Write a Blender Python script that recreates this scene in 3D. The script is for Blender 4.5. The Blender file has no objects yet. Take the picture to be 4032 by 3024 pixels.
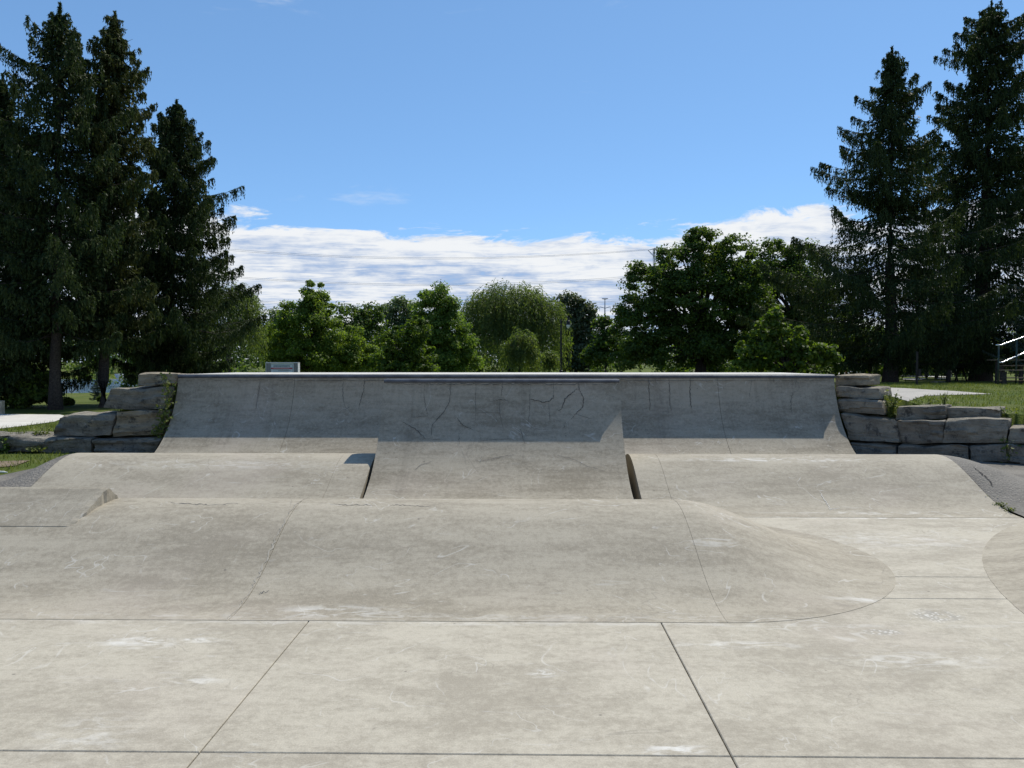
import bpy, bmesh, math, random
import numpy as np
from mathutils import Vector, noise
random.seed(7)
S = bpy.context.scene
COL = S.collection
R = math.radians

# ------------------------------------------------------------------ camera, sky, sun, exposure
F = 3028.0; EYE = 1.6
YAW = math.atan(47 / F); PIT = -math.atan(87 / F)
cd = bpy.data.cameras.new('camera'); cam = bpy.data.objects.new('camera', cd); COL.objects.link(cam)
cam.location = (0, 0, EYE); cam.rotation_euler = (math.pi / 2 + PIT, 0, YAW)
cd.sensor_width = 36; cd.lens = 36 * F / 4032; cd.clip_start = .05; cd.clip_end = 4000
S.camera = cam
S.view_settings.view_transform = 'Standard'; S.view_settings.look = 'None'
S.view_settings.exposure = 0.18; S.view_settings.gamma = 1
S.render.resolution_x = 1024; S.render.resolution_y = 768
SUN_EL = R(56); SUN_AZ = R(35.6)          # azimuth clockwise from +Y
sd = bpy.data.lights.new('sun', 'SUN'); sun = bpy.data.objects.new('sun', sd); COL.objects.link(sun)
sd.energy = 4.4; sd.angle = R(.53); sd.color = (1, .945, .84)
sv = Vector((math.sin(SUN_AZ) * math.cos(SUN_EL), math.cos(SUN_AZ) * math.cos(SUN_EL), math.sin(SUN_EL)))
sun.rotation_euler = sv.to_track_quat('Z', 'Y').to_euler()

class NT:
    def __init__(s, tree): s.t = tree; tree.nodes.clear()
    def n(s, typ, ins=None, **kw):
        nd = s.t.nodes.new(typ)
        for k, v in kw.items(): setattr(nd, k, v)
        for k, v in (ins or {}).items():
            sock = nd.inputs[k]
            if isinstance(v, bpy.types.NodeSocket): s.t.links.new(v, sock)
            elif isinstance(v, bpy.types.Node): s.t.links.new(v.outputs[0], sock)
            else: sock.default_value = v
        return nd
    def math(s, op, a, b=0.0, c=None, clamp=False):
        nd = s.t.nodes.new('ShaderNodeMath'); nd.operation = op; nd.use_clamp = clamp
        for i, v in enumerate((a, b, c)):
            if v is None: continue
            if isinstance(v, bpy.types.NodeSocket): s.t.links.new(v, nd.inputs[i])
            elif isinstance(v, bpy.types.Node): s.t.links.new(v.outputs[0], nd.inputs[i])
            else: nd.inputs[i].default_value = v
        return nd.outputs[0]
    def ss(s, v, a, b, lo=0.0, hi=1.0):
        nd = s.t.nodes.new('ShaderNodeMapRange'); nd.interpolation_type = 'SMOOTHSTEP'
        s.t.links.new(v, nd.inputs[0])
        for i, q in zip((1, 2, 3, 4), (a, b, lo, hi)): nd.inputs[i].default_value = q
        return nd.outputs[0]
    def mix(s, f, a, b, mode='MIX'):
        nd = s.t.nodes.new('ShaderNodeMix'); nd.data_type = 'RGBA'; nd.blend_type = mode
        for sock, v in ((nd.inputs[0], f), (nd.inputs[6], a), (nd.inputs[7], b)):
            if isinstance(v, bpy.types.NodeSocket): s.t.links.new(v, sock)
            elif isinstance(v, (int, float)): sock.default_value = v
            else: sock.default_value = (*v, 1)
        return nd.outputs[2]
    def noise(s, vec, scale, detail=4, rough=.55, dist=0.0):
        nd = s.n('ShaderNodeTexNoise', {'Scale': scale, 'Detail': detail, 'Roughness': rough, 'Distortion': dist})
        if vec is not None: s.t.links.new(vec, nd.inputs['Vector'])
        return nd.outputs[0]
    def scaled(s, vec, v3):
        nd = s.n('ShaderNodeVectorMath', operation='MULTIPLY')
        s.t.links.new(vec, nd.inputs[0]); nd.inputs[1].default_value = v3
        return nd.outputs[0]

W = bpy.data.worlds.new('World'); S.world = W; W.use_nodes = True
w = NT(W.node_tree)
sky = w.n('ShaderNodeTexSky', sky_type='NISHITA', sun_disc=False, sun_elevation=SUN_EL, sun_rotation=SUN_AZ,
          altitude=150, air_density=.62, dust_density=.15, ozone_density=2.2)
tc = w.n('ShaderNodeTexCoord'); sep = w.n('ShaderNodeSeparateXYZ', {0: tc.outputs['Generated']})
zz = sep.outputs[2]
dirv = tc.outputs['Generated']
zc_ = w.math('ADD', w.math('MAXIMUM', zz, 0.0), .055)
prj = w.n('ShaderNodeCombineXYZ', {0: w.math('DIVIDE', sep.outputs[0], zc_), 1: w.math('DIVIDE', sep.outputs[1], zc_), 2: 0.0}).outputs[0]
edge_n = w.noise(w.scaled(dirv, (2.2, 2.2, 3)), 1.0, 3)
edge_f = w.noise(w.scaled(dirv, (9, 9, 40)), 1.0, 7, .66, .5)
e = w.math('ADD', zz, w.math('MULTIPLY', w.math('SUBTRACT', edge_n, .5), -.075))
e = w.math('ADD', e, w.math('MULTIPLY', w.math('SUBTRACT', edge_f, .5), -.085))
band = w.ss(e, .160, .172, 1, 0)
body = w.noise(w.scaled(prj, (.75, 1.4, 1)), 1.0, 9, .64, .5)
rip = w.noise(w.scaled(prj, (2.4, 4.6, 1)), 1.0, 6, .66, .9)
fine = w.noise(w.scaled(dirv, (24, 24, 70)), 1.0, 5, .6, .4)
bb = w.math('ADD', w.math('ADD', w.math('MULTIPLY', body, .46), w.math('MULTIPLY', rip, .30)), w.math('MULTIPLY', fine, .24))
grow = w.ss(zz, .07, .165, 0, .05)
bb = w.math('ADD', bb, grow)
lum = w.ss(bb, .40, .60)
ccol = w.mix(lum, (.36, .50, .76), (.93, .955, .985))
dens = w.ss(bb, .33, .46, .62, 1)
cir = w.noise(w.scaled(dirv, (3.5, 3.5, 13)), 1.0, 5, .62, .6)
wisp = w.ss(cir, .60, .80, 0, .55)
wisp = w.math('MULTIPLY', wisp, w.ss(zz, .10, .2))
alpha = w.math('MAXIMUM', w.math('MULTIPLY', band, dens), wisp, clamp=True)
wcol = w.mix(band, (.88, .92, .97), ccol)
gam = w.n('ShaderNodeGamma', {'Color': sky.outputs[0], 'Gamma': .62})
skyc = w.mix(1.0, gam.outputs[0], (1.0, 1.48, 1.90), 'MULTIPLY')
bg1 = w.n('ShaderNodeBackground', {'Color': skyc, 'Strength': .15})
bg2 = w.n('ShaderNodeBackground', {'Color': wcol, 'Strength': .84})
ms = w.n('ShaderNodeMixShader', {0: alpha, 1: bg1.outputs[0], 2: bg2.outputs[0]})
w.n('ShaderNodeOutputWorld', {0: ms.outputs[0]})

# ------------------------------------------------------------------ pixel -> direction helpers (photo is 4032 x 3024)
cp, sp_, cy, sy = math.cos(PIT), math.sin(PIT), math.cos(YAW), math.sin(YAW)
FW = np.array([-sy * cp, cy * cp, sp_]); RT = np.array([cy, sy, 0.]); UP = np.cross(RT, FW); CC = np.array([0, 0, EYE])
def ray(x, y): return FW + RT * (x - 2016) / F - UP * (y - 1512) / F
def at(x, y, Y): v = ray(x, y); return CC + v * Y / v[1]
def atX(x, y, X): v = ray(x, y); return CC + v * X / v[0]
def gz(x, y, z=0.): v = ray(x, y); return CC + v * (z - EYE) / v[2]
def hit(x, y, zf, y0, y1, n=600):
    v = ray(x, y)
    for i in range(n):
        Y = y0 + (y1 - y0) * i / n; p = CC + v * Y / v[1]
        if p[2] <= zf(p[0], p[1]): return p
    return CC + v * y1 / v[1]
def sst(a, b, t):
    t = np.clip((np.asarray(t, float) - a) / (b - a), 0, 1); return t * t * (3 - 2 * t)

# ------------------------------------------------------------------ object helpers
def link(o, parent=None):
    COL.objects.link(o)
    if parent: o.parent = parent
    return o
def tag(o, label=None, cat=None, group=None, kind=None):
    if label: o['label'] = label
    if cat: o['category'] = cat
    if group: o['group'] = group
    if kind: o['kind'] = kind
    return o
def empty(name, loc=(0, 0, 0), rz=0):
    o = bpy.data.objects.new(name, None); o.empty_display_size = .2
    o.location = loc; o.rotation_euler.z = rz; return link(o)
def mesh_obj(name, verts, faces, mat, parent=None, smooth=False, auto=None):
    me = bpy.data.meshes.new(name); me.from_pydata([tuple(map(float, v)) for v in verts], [], faces)
    if mat: me.materials.append(mat)
    if smooth: me.polygons.foreach_set('use_smooth', [True] * len(me.polygons))
    me.update(); o = bpy.data.objects.new(name, me); link(o, parent)
    if auto is not None:
        me.set_sharp_from_angle(angle=R(auto))
    return o
def quads_obj(name, V, mat, parent=None, rnd=None):
    """V: (N,4,3) separate quads"""
    N = len(V); me = bpy.data.meshes.new(name)
    me.vertices.add(4 * N); me.vertices.foreach_set('co', np.ascontiguousarray(V, np.float32).ravel())
    me.loops.add(4 * N); me.loops.foreach_set('vertex_index', np.arange(4 * N, dtype=np.int32))
    me.polygons.add(N); me.polygons.foreach_set('loop_start', np.arange(0, 4 * N, 4, dtype=np.int32))
    me.polygons.foreach_set('loop_total', np.full(N, 4, np.int32))
    me.materials.append(mat)
    if rnd is None: rnd = np.random.default_rng(N).random(N)
    a = me.attributes.new('rnd', 'FLOAT', 'FACE'); a.data.foreach_set('value', rnd.astype(np.float32))
    me.update(calc_edges=True); me.validate()
    return link(bpy.data.objects.new(name, me), parent)
class MB:
    def __init__(s): s.v = []; s.f = []
    def box(s, x0, x1, y0, y1, z0, z1):
        b = len(s.v)
        s.v += [(x, y, z) for z in (z0, z1) for x, y in ((x0, y0), (x1, y0), (x1, y1), (x0, y1))]
        s.f += [tuple(b + i for i in q) for q in ((3, 2, 1, 0), (4, 5, 6, 7), (0, 1, 5, 4), (1, 2, 6, 5), (2, 3, 7, 6), (3, 0, 4, 7))]
    def tube(s, pts, rad, n=6, cap=True):
        pts = [Vector(p) for p in pts]; rad = rad if hasattr(rad, '__len__') else [rad] * len(pts)
        b = len(s.v)
        for i, p in enumerate(pts):
            d = (pts[min(i + 1, len(pts) - 1)] - pts[max(i - 1, 0)]).normalized()
            u = d.cross(Vector((0, 0, 1))); u = u.normalized() if u.length > 1e-3 else Vector((1, 0, 0)); q = u.cross(d)
            for k in range(n):
                a = 2 * math.pi * k / n; s.v.append(tuple(p + (u * math.cos(a) + q * math.sin(a)) * rad[i]))
        for i in range(len(pts) - 1):
            for k in range(n):
                s.f.append((b + i * n + k, b + i * n + (k + 1) % n, b + (i + 1) * n + (k + 1) % n, b + (i + 1) * n + k))
        if cap:
            s.f.append(tuple(b + k for k in range(n))[::-1]); s.f.append(tuple(b + (len(pts) - 1) * n + k for k in range(n)))
    def build(s, name, mat, parent=None, smooth=False, auto=None): return mesh_obj(name, s.v, s.f, mat, parent, smooth, auto)

# ------------------------------------------------------------------ materials
def new_mat(name):
    m = bpy.data.materials.new(name); m.use_nodes = True; return m, NT(m.node_tree)
def finish(t, col, rough=.8, bump=None, bstr=.3, bdist=.01, metal=0., spec=.3):
    ins = {'Base Color': col if isinstance(col, bpy.types.NodeSocket) else (*col, 1), 'Roughness': rough, 'Metallic': metal, 'Specular IOR Level': spec}
    if bump is not None:
        ins['Normal'] = t.n('ShaderNodeBump', {'Height': bump, 'Strength': bstr, 'Distance': bdist}).outputs[0]
    p = t.n('ShaderNodeBsdfPrincipled', ins); t.n('ShaderNodeOutputMaterial', {0: p.outputs[0]}); return p
def concrete(name, a, b, streak=(1, 1, 1), scuff=.5, stains=(), agg=(), seed=0., drip=0.):
    m, t = new_mat(name)
    pos = t.n('ShaderNodeNewGeometry').outputs['Position']
    off = t.n('ShaderNodeVectorMath', operation='ADD'); t.t.links.new(pos, off.inputs[0]); off.inputs[1].default_value = (seed, seed * .7, seed * .3)
    P = off.outputs[0]; PS = t.scaled(P, streak)
    big = t.noise(PS, .9, 5, .6, .4); mid = t.noise(PS, 4.5, 5, .65, .3); mott = t.noise(P, 24, 5, .75); grain = t.noise(P, 130, 2, .6)
    f = t.math('ADD', t.math('MULTIPLY', big, .45), t.math('MULTIPLY', mid, .35))
    f = t.math('ADD', f, t.math('MULTIPLY', mott, .45))
    f = t.ss(f, .49, .74)
    c = t.mix(f, a, b)
    c = t.mix(t.ss(grain, .3, .7, 0, 1), c, t.mix(1.0, c, (1.2, 1.2, 1.19), 'MULTIPLY'))
    # pinkish / warm tint patches
    c = t.mix(t.math('MULTIPLY', t.ss(t.noise(P, .7, 3), .52, .72), .22), c, (.43, .37, .315))
    # pale scuff marks, wheel and board wear
    sc = t.noise(t.scaled(P, (streak[0] * 1.6, streak[1] * 4.5, streak[2] * 4.5)), 1.6, 6, .72, 1.1)
    c = t.mix(t.math('MULTIPLY', t.ss(sc, .60, .78), scuff), c, (.60, .59, .56))
    br = t.noise(t.scaled(P, (2.5, 90, 90)), 1.0, 3, .6)           # trowel and brush lines
    c = t.mix(t.ss(br, .35, .7, 0, .35), c, t.mix(1.0, c, (.86, .86, .86), 'MULTIPLY'))
    rg_ = t.noise(P, 1.15, 3, .5, 1.6); rl = t.math('ABSOLUTE', t.math('SUBTRACT', rg_, .5))      # thin curving wheel scratches
    rm = t.math('MULTIPLY', t.ss(rl, .002, .007, 1, 0), t.ss(t.noise(P, 2.3, 4, .7), .47, .60))
    c = t.mix(t.math('MULTIPLY', rm, .42), c, (.55, .53, .48))
    rg2 = t.noise(P, .8, 3, .5, 2.2); rl2 = t.math('ABSOLUTE', t.math('SUBTRACT', rg2, .47))      # dark rubber rolling marks
    rm2 = t.math('MULTIPLY', t.ss(rl2, .002, .008, 1, 0), t.ss(t.noise(P, 1.7, 4, .7), .52, .66))
    c = t.mix(t.math('MULTIPLY', rm2, .30), c, (.14, .125, .105))
    if drip:                                                       # vertical water stains
        dr = t.noise(t.scaled(P, (5.5, .35, .55)), 1.0, 5, .65)
        c = t.mix(t.ss(dr, .50, .68, 0, drip), c, t.mix(1.0, c, (.62, .61, .60), 'MULTIPLY'))
    # small dark pits and specks
    vo = t.n('ShaderNodeTexVoronoi', {'Scale': 3.2}); t.t.links.new(P, vo.inputs['Vector'])
    spk = t.ss(vo.outputs['Distance'], .018, .040, 1, 0)
    c = t.mix(t.math('MULTIPLY', spk, .6), c, (.09, .08, .07))
    for (sx, sy2, sz, rx, ry, amt) in stains:                     # white chalky rub marks
        d = t.n('ShaderNodeVectorMath', operation='SUBTRACT'); t.t.links.new(pos, d.inputs[0]); d.inputs[1].default_value = (sx, sy2, sz)
        d2 = t.n('ShaderNodeVectorMath', operation='MULTIPLY'); t.t.links.new(d.outputs[0], d2.inputs[0]); d2.inputs[1].default_value = (1 / rx, 1 / ry, .2)
        ln = t.n('ShaderNodeVectorMath', operation='LENGTH'); t.t.links.new(d2.outputs[0], ln.inputs[0])
        fall = t.ss(ln.outputs[1], .15, 1, 1, 0)
        nn = t.noise(t.scaled(P, (1, 2.5, 2.5)), 4.5, 5, .7, 1.2)
        c = t.mix(t.math('MULTIPLY', t.math('MULTIPLY', fall, t.ss(nn, .44, .62)), amt), c, (.64, .625, .58))
    bump = t.math('ADD', t.math('MULTIPLY', mott, .6), t.math('MULTIPLY', grain, .5))
    for (sx, sy2, rx, ry) in agg:                                 # worn patch with the pebbles showing
        d = t.n('ShaderNodeVectorMath', operation='SUBTRACT'); t.t.links.new(pos, d.inputs[0]); d.inputs[1].default_value = (sx, sy2, 0)
        d2 = t.n('ShaderNodeVectorMath', operation='MULTIPLY'); t.t.links.new(d.outputs[0], d2.inputs[0]); d2.inputs[1].default_value = (1 / rx, 1 / ry, 0)
        ln = t.n('ShaderNodeVectorMath', operation='LENGTH'); t.t.links.new(d2.outputs[0], ln.inputs[0])
        fall = t.math('MULTIPLY', t.ss(ln.outputs[1], .3, 1, 1, 0), t.ss(t.noise(P, 7, 4, .7), .38, .55))
        v2 = t.n('ShaderNodeTexVoronoi', {'Scale': 42.}); t.t.links.new(P, v2.inputs['Vector'])
        peb = t.mix(t.ss(v2.outputs['Distance'], .1, .55), (.70, .68, .63), (.30, .28, .24))
        c = t.mix(t.math('MULTIPLY', fall, .85), c, peb)
        bump = t.math('ADD', bump, t.math('MULTIPLY', t.math('MULTIPLY', v2.outputs['Distance'], fall), -3))
    finish(t, c, .82, bump, .35, .006)
    return m
st = []
for px, py, rx, ry, am in ((560, 2530, .30, .14, .85), (790, 2520, .18, .06, .9), (770, 2680, .22, .10, .5), (2660, 2950, .2, .06, .8), (2140, 2650, .13, .08, .6), (2900, 2540, .5, .09, .6), (330, 2900, .3, .3, .35), (3600, 2600, .6, .2, .4)):
    q = gz(px, py); st.append((q[0], q[1], 0, rx, ry, am))
st += [(0, 4.655, 0, 6, .05, .3), (3.9, 7.90, 0, 1.8, .09, .6), (3.3, 6.9, 0, 1.0, .5, .35)]
sth = [(0, 4.76, 0, 6, .10, .22), (3.1, 9.25, .45, 1.9, .10, .6), (-3.6, 9.1, .43, 2.2, .16, .28), (2.4, 5.15, .1, .5, .10, .6), (3.7, 8.1, .02, 1.6, .10, .4), (-1.2, 4.85, 0, .5, .12, .6)]
aggp = [(*gz(3690, 2425)[:2], .20, .17), (*gz(3480, 2490)[:2], .16, .07)]
M_floor = concrete('floor_concrete', (.278, .248, .195), (.398, .362, .290), (1, 1.7, 1), .5, st, aggp)
M_hump = concrete('roller_concrete', (.226, .198, .150), (.338, .302, .236), (.7, 2, 2), .42, sth, seed=13.)
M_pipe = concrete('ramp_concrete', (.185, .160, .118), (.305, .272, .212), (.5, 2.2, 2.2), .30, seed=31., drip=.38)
M_deck = concrete('deck_concrete', (.42, .41, .37), (.52, .50, .46), (1, 1, 1), .3, seed=5.)
M_path = concrete('path_concrete', (.44, .42, .38), (.54, .52, .47), (1, 1, 1), .2, seed=9.)

M_walk = concrete('worn_walk', (.24, .23, .21), (.34, .32, .29), (1, 1, 1), .2, seed=17.)
def simple(name, col, rough=.7, metal=0., nscale=None, col2=None, bump=0., spec=.3):
    m, t = new_mat(name)
    if nscale:
        P = t.n('ShaderNodeNewGeometry').outputs['Position']; nz = t.noise(P, nscale, 5, .65)
        finish(t, t.mix(t.ss(nz, .35, .65), col, col2 or tuple(c * .6 for c in col)), rough, nz if bump else None, bump, .01, metal, spec)
    else: finish(t, col, rough, None, metal=metal, spec=spec)
    return m
M_dark = simple('joint_filler', (.035, .032, .03), .95)
M_crack = simple('crack_dirt', (.065, .06, .052), .95)
M_dust = simple('pale_joint_dust', (.36, .33, .27), .95, 0, 9, (.28, .25, .20))
M_hair = simple('hairline_dirt', (.17, .16, .145), .95)
M_steel = simple('coping_steel', (.10, .11, .13), .55, .25, 6, (.065, .07, .085))
M_rail = simple('galvanised_rail', (.72, .73, .75), .25, .9)
M_green = simple('green_painted_post', (.03, .055, .045), .5)
M_black = simple('black_lamp_paint', (.012, .013, .015), .45)
M_glassw = simple('frosted_lamp_glass', (.75, .76, .76), .3)
M_white = simple('sign_white', (.52, .58, .60), .5)
M_signgrey = simple('sign_frame_grey', (.22, .215, .21), .6, 0, 20, (.16, .16, .15))
M_signcap = simple('sign_cap_light', (.62, .62, .60), .5)
M_red = simple('sign_red', (.38, .012, .025), .5)
M_ink = simple('sign_ink', (.10, .16, .17), .6)
M_paintred = simple('red_paint', (.32, .03, .03), .5)
M_orange = simple('orange_panel', (.62, .13, .02), .5)
M_wood = simple('weathered_wood', (.20, .15, .10), .8, 0, 14, (.10, .075, .05), .3)
M_darkwood = simple('dark_timber', (.05, .042, .035), .85, 0, 14, (.025, .02, .018), .3)
M_palewood = simple('pale_timber', (.42, .36, .25), .8, 0, 10, (.30, .25, .18))
M_pylon = simple('pylon_steel', (.13, .17, .22), .6, .2)
M_bark = simple('bark', (.075, .062, .052), .95, 0, 22, (.03, .025, .022), .8)
M_barkgrey = simple('grey_bark', (.16, .15, .12), .95, 0, 22, (.08, .075, .06), .6)
M_dirt = simple('bare_dirt', (.20, .15, .10), .95, 0, 9, (.13, .10, .07), .4)
M_litter = simple('white_litter', (.75, .74, .68), .6)

def asphalt():
    m, t = new_mat('asphalt'); P = t.n('ShaderNodeNewGeometry').outputs['Position']
    v = t.n('ShaderNodeTexVoronoi', {'Scale': 38.}); t.t.links.new(P, v.inputs['Vector'])
    big = t.noise(P, 1.1, 4)
    c = t.mix(t.ss(big, .35, .65), (.115, .106, .092), (.185, .170, .146))
    c = t.mix(t.ss(v.outputs['Color'] if False else t.noise(P, 55, 3, .8), .55, .72, 0, .85), c, (.40, .37, .32))
    c = t.mix(t.ss(v.outputs['Distance'], .0, .35, .5, 0), c, (.05, .05, .05))
    finish(t, c, .9, v.outputs['Distance'], .8, .012); return m
M_asph = asphalt()
def stone_mat(name, base, base2, seed):
    m, t = new_mat(name); P0 = t.n('ShaderNodeNewGeometry').outputs['Position']
    a = t.n('ShaderNodeVectorMath', operation='ADD'); t.t.links.new(P0, a.inputs[0]); a.inputs[1].default_value = (seed, seed, seed); P = a.outputs[0]
    strata = t.noise(t.scaled(P, (2.6, 2.6, 11)), 1.0, 6, .72, 1.2); blotch = t.noise(P, 3.2, 5, .65); fine = t.noise(P, 40, 4, .7)
    c = t.mix(t.ss(blotch, .35, .68), base, base2)
    c = t.mix(t.ss(strata, .52, .62, 0, .55), c, tuple(x * .42 for x in base))
    c = t.mix(t.ss(fine, .50, .72, 0, .6), c, (.33, .315, .28))
    c = t.mix(t.ss(t.noise(P, 5.5, 6, .75), .53, .64, 0, .8), c, (.045, .044, .042))
    h = t.math('ADD', t.math('MULTIPLY', strata, 1.2), t.math('MULTIPLY', fine, .5))
    finish(t, c, .9, h, 1.0, .06); return m
M_stone = [stone_mat('limestone_grey', (.33, .295, .228), (.19, .170, .135), 3.), stone_mat('limestone_brown', (.38, .318, .222), (.23, .196, .14), 11.), stone_mat('limestone_dark', (.27, .245, .198), (.15, .137, .112), 23.)]

def leaf_mat(name, c1, c2, trans=.35, tc=None, rough=.55, spec=.25):
    m, t = new_mat(name)
    r = t.n('ShaderNodeAttribute', attribute_name='rnd').outputs['Fac']
    P = t.n('ShaderNodeNewGeometry').outputs['Position']; nz = t.noise(P, 1.4, 3)
    f = t.math('ADD', t.math('MULTIPLY', r, .6), t.math('MULTIPLY', nz, .4))
    c = t.mix(t.ss(f, .2, .8), c1, c2)
    d = t.n('ShaderNodeBsdfPrincipled', {'Base Color': c, 'Roughness': rough, 'Specular IOR Level': spec})
    tcol = t.mix(1.0, c, tc or (1.5, 1.55, .6), 'MULTIPLY')
    tr = t.n('ShaderNodeBsdfTranslucent', {'Color': tcol})
    mx = t.n('ShaderNodeMixShader', {0: trans, 1: d.outputs[0], 2: tr.outputs[0]})
    t.n('ShaderNodeOutputMaterial', {0: mx.outputs[0]}); return m
M_spruce = leaf_mat('spruce_needles', (.018, .034, .014), (.055, .076, .028), .2, spec=.08)
M_spruce2 = leaf_mat('spruce_needles_olive', (.034, .048, .017), (.085, .095, .036), .2, spec=.08)
M_bluesp = leaf_mat('blue_spruce_needles', (.05, .075, .06), (.09, .12, .09), .12)
M_maple = leaf_mat('maple_leaves', (.046, .084, .018), (.105, .152, .03), .48)
M_young = leaf_mat('young_maple_leaves', (.042, .080, .012), (.115, .165, .024), .5)
M_linden = leaf_mat('linden_leaves', (.075, .135, .028), (.165, .23, .05), .54)
M_locust = leaf_mat('locust_leaves', (.09, .145, .025), (.18, .24, .04), .55)
M_willow = leaf_mat('willow_leaves', (.072, .110, .032), (.145, .185, .062), .5)
M_poplar = leaf_mat('poplar_leaves', (.05, .075, .032), (.12, .14, .08), .36)
M_far = leaf_mat('far_tree_leaves', (.085, .125, .06), (.145, .19, .10), .45)
M_shrub = leaf_mat('shrub_leaves', (.035, .06, .014), (.11, .165, .026), .4)
M_vine = leaf_mat('vine_leaves', (.07, .10, .02), (.17, .19, .04), .4)
M_grass = leaf_mat('grass_blades', (.08, .11, .022), (.16, .18, .05), .35)

def ground_mat():
    m, t = new_mat('grass_ground'); P = t.n('ShaderNodeNewGeometry').outputs['Position']
    a = t.noise(P, .35, 5, .65); b = t.noise(P, 6, 5, .7); c3 = t.noise(P, 45, 3, .7)
    c = t.mix(t.ss(a, .35, .68), (.075, .11, .020), (.135, .15, .038))
    c = t.mix(t.ss(b, .35, .75, 0, .6), c, (.055, .08, .015))
    c = t.mix(t.ss(c3, .5, .8, 0, .5), c, (.17, .18, .06))
    dirt = t.noise(P, 1.1, 6, .72)
    c = t.mix(t.ss(dirt, .60, .70, 0, .75), c, (.22, .19, .13))
    finish(t, c, .95, t.math('ADD', b, c3), .8, .05, spec=.1); return m
M_ground = ground_mat()
def water_mat():
    m, t = new_mat('pond_water'); P = t.n('ShaderNodeNewGeometry').outputs['Position']
    n1 = t.noise(t.scaled(P, (1, .6, 1)), 2.2, 4, .6)
    finish(t, (.07, .13, .22), .15, n1, .012, .05, spec=.35); return m
M_water = water_mat()

# ------------------------------------------------------------------ terrain
def wallY(X): return 12.45 - (np.asarray(X) - 5.15) * .744
def ground_h(X, Y):
    X = np.asarray(X, float); Y = np.asarray(Y, float)
    far = .3
    lr = .82 - .2 * sst(25, 38, Y) - .3 * sst(40, 85, Y)
    ll = .38 - .18 * sst(12.5, 20, Y) - .5 * sst(22, 42, Y) + .62 * sst(92, 125, Y)
    t = sst(-9, 6, X); t2 = sst(-30, 0, X) * sst(30, 60, Y) + t * (1 - sst(30, 60, Y))
    z = ll * (1 - t2) + lr * t2
    ex = (X + 42) / 34; ey = (Y - 70) / 25; el = ex * ex + ey * ey
    z = z - 1.1 * (1 - sst(.75, 1.08, el)) * (X < 0)
    # bank behind the ramp deck
    b = sst(-7.7, -5.7, X) * (1 - sst(5.2, 6.8, X)) * (1 - sst(14.8, 19, Y))
    z = z + (1.22 - z) * b
    # strip in front of the left stones
    z = np.where((Y < 12.75) & (X < 0), .14 * sst(6.5, 9, Y), z)
    z = np.where((X > 0) & (Y < wallY(X) + .6), -.08, z)
    z = np.where((X > -5.75) & (X < 9) & (Y < 12.6) & (Y < wallY(np.maximum(X, 5.15)) + .6), -.25, z)
    z = np.where((X >= 9) & (Y < 9.6), -.08, z)
    z = np.where((X > -8.2) & (Y < 7.2) & (X < 9), -.25, z)
    far_f = sst(150, 260, np.hypot(X, Y))
    return z * (1 - far_f) + far * far_f
def gnd(px, py, y0=10., y1=400., n=2000):
    v = ray(px, py); prev = None
    for i in range(n):
        Y = y0 * (y1 / y0) ** (i / n); p = CC + v * Y / v[1]
        if p[2] <= ground_h(p[0], p[1]): return p
    return p
def axis(lo, hi, step, far, g=1.13):
    c = list(np.arange(lo, hi + 1e-6, step)); s = step
    while c[-1] < far: s *= g; c.append(c[-1] + s)
    s = step
    while c[0] > -far: s *= g; c.insert(0, c[0] - s)
    return np.array(c)
xs = np.unique(np.concatenate([axis(-18, 22, .5, 1600), [-5.76, -5.74, 5.14, 5.16, 8.99, 9.01, -8.21], np.arange(5.2, 9.4, .1)]))
ys = np.unique(np.concatenate([axis(-10, 34, .5, 1600), [12.74, 12.76, 7.19, 7.21], np.arange(9.05, 13.4, .1)]))
GX, GY = np.meshgrid(xs, ys)
GZ = ground_h(GX, GY)
nx, ny = len(xs), len(ys)
fc = [(j * nx + i, j * nx + i + 1, (j + 1) * nx + i + 1, (j + 1) * nx + i) for j in range(ny - 1) for i in range(nx - 1)]
g = mesh_obj('ground', np.stack([GX.ravel(), GY.ravel(), GZ.ravel()], 1), fc, M_ground, None, True); tag(g, kind='structure')
# pond
n = 72; vv = [(-42 + 36.5 * math.cos(2 * math.pi * i / n), 70 + 27.5 * math.sin(2 * math.pi * i / n), -.5) for i in range(n)]
o = mesh_obj('pond_water', vv, [tuple(range(n))], M_water); tag(o, kind='structure')

def sheet(name, pts, mat, lift=.012, sub=None):
    """a thin paved sheet whose outline follows the ground"""
    bm = bmesh.new(); vs = [bm.verts.new((p[0], p[1], 0)) for p in pts]; bm.faces.new(vs)
    bmesh.ops.triangulate(bm, faces=bm.faces[:])
    for _ in range(4): 
        bmesh.ops.subdivide_edges(bm, edges=[e for e in bm.edges if e.calc_length() > .6], cuts=1, use_grid_fill=True)
        bmesh.ops.triangulate(bm, faces=[f for f in bm.faces if len(f.verts) > 3])
    for v in bm.verts: v.co.z = float(ground_h(v.co.x, v.co.y)) + lift
    bm.normal_update()
    me = bpy.data.meshes.new(name); bm.to_mesh(me); bm.free(); me.materials.append(mat)
    for p in me.polygons: p.use_smooth = True
    o = link(bpy.data.objects.new(name, me))
    if sum(p.normal.z for p in me.polygons) < 0: me.flip_normals()
    return tag(o, kind='structure')

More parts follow.
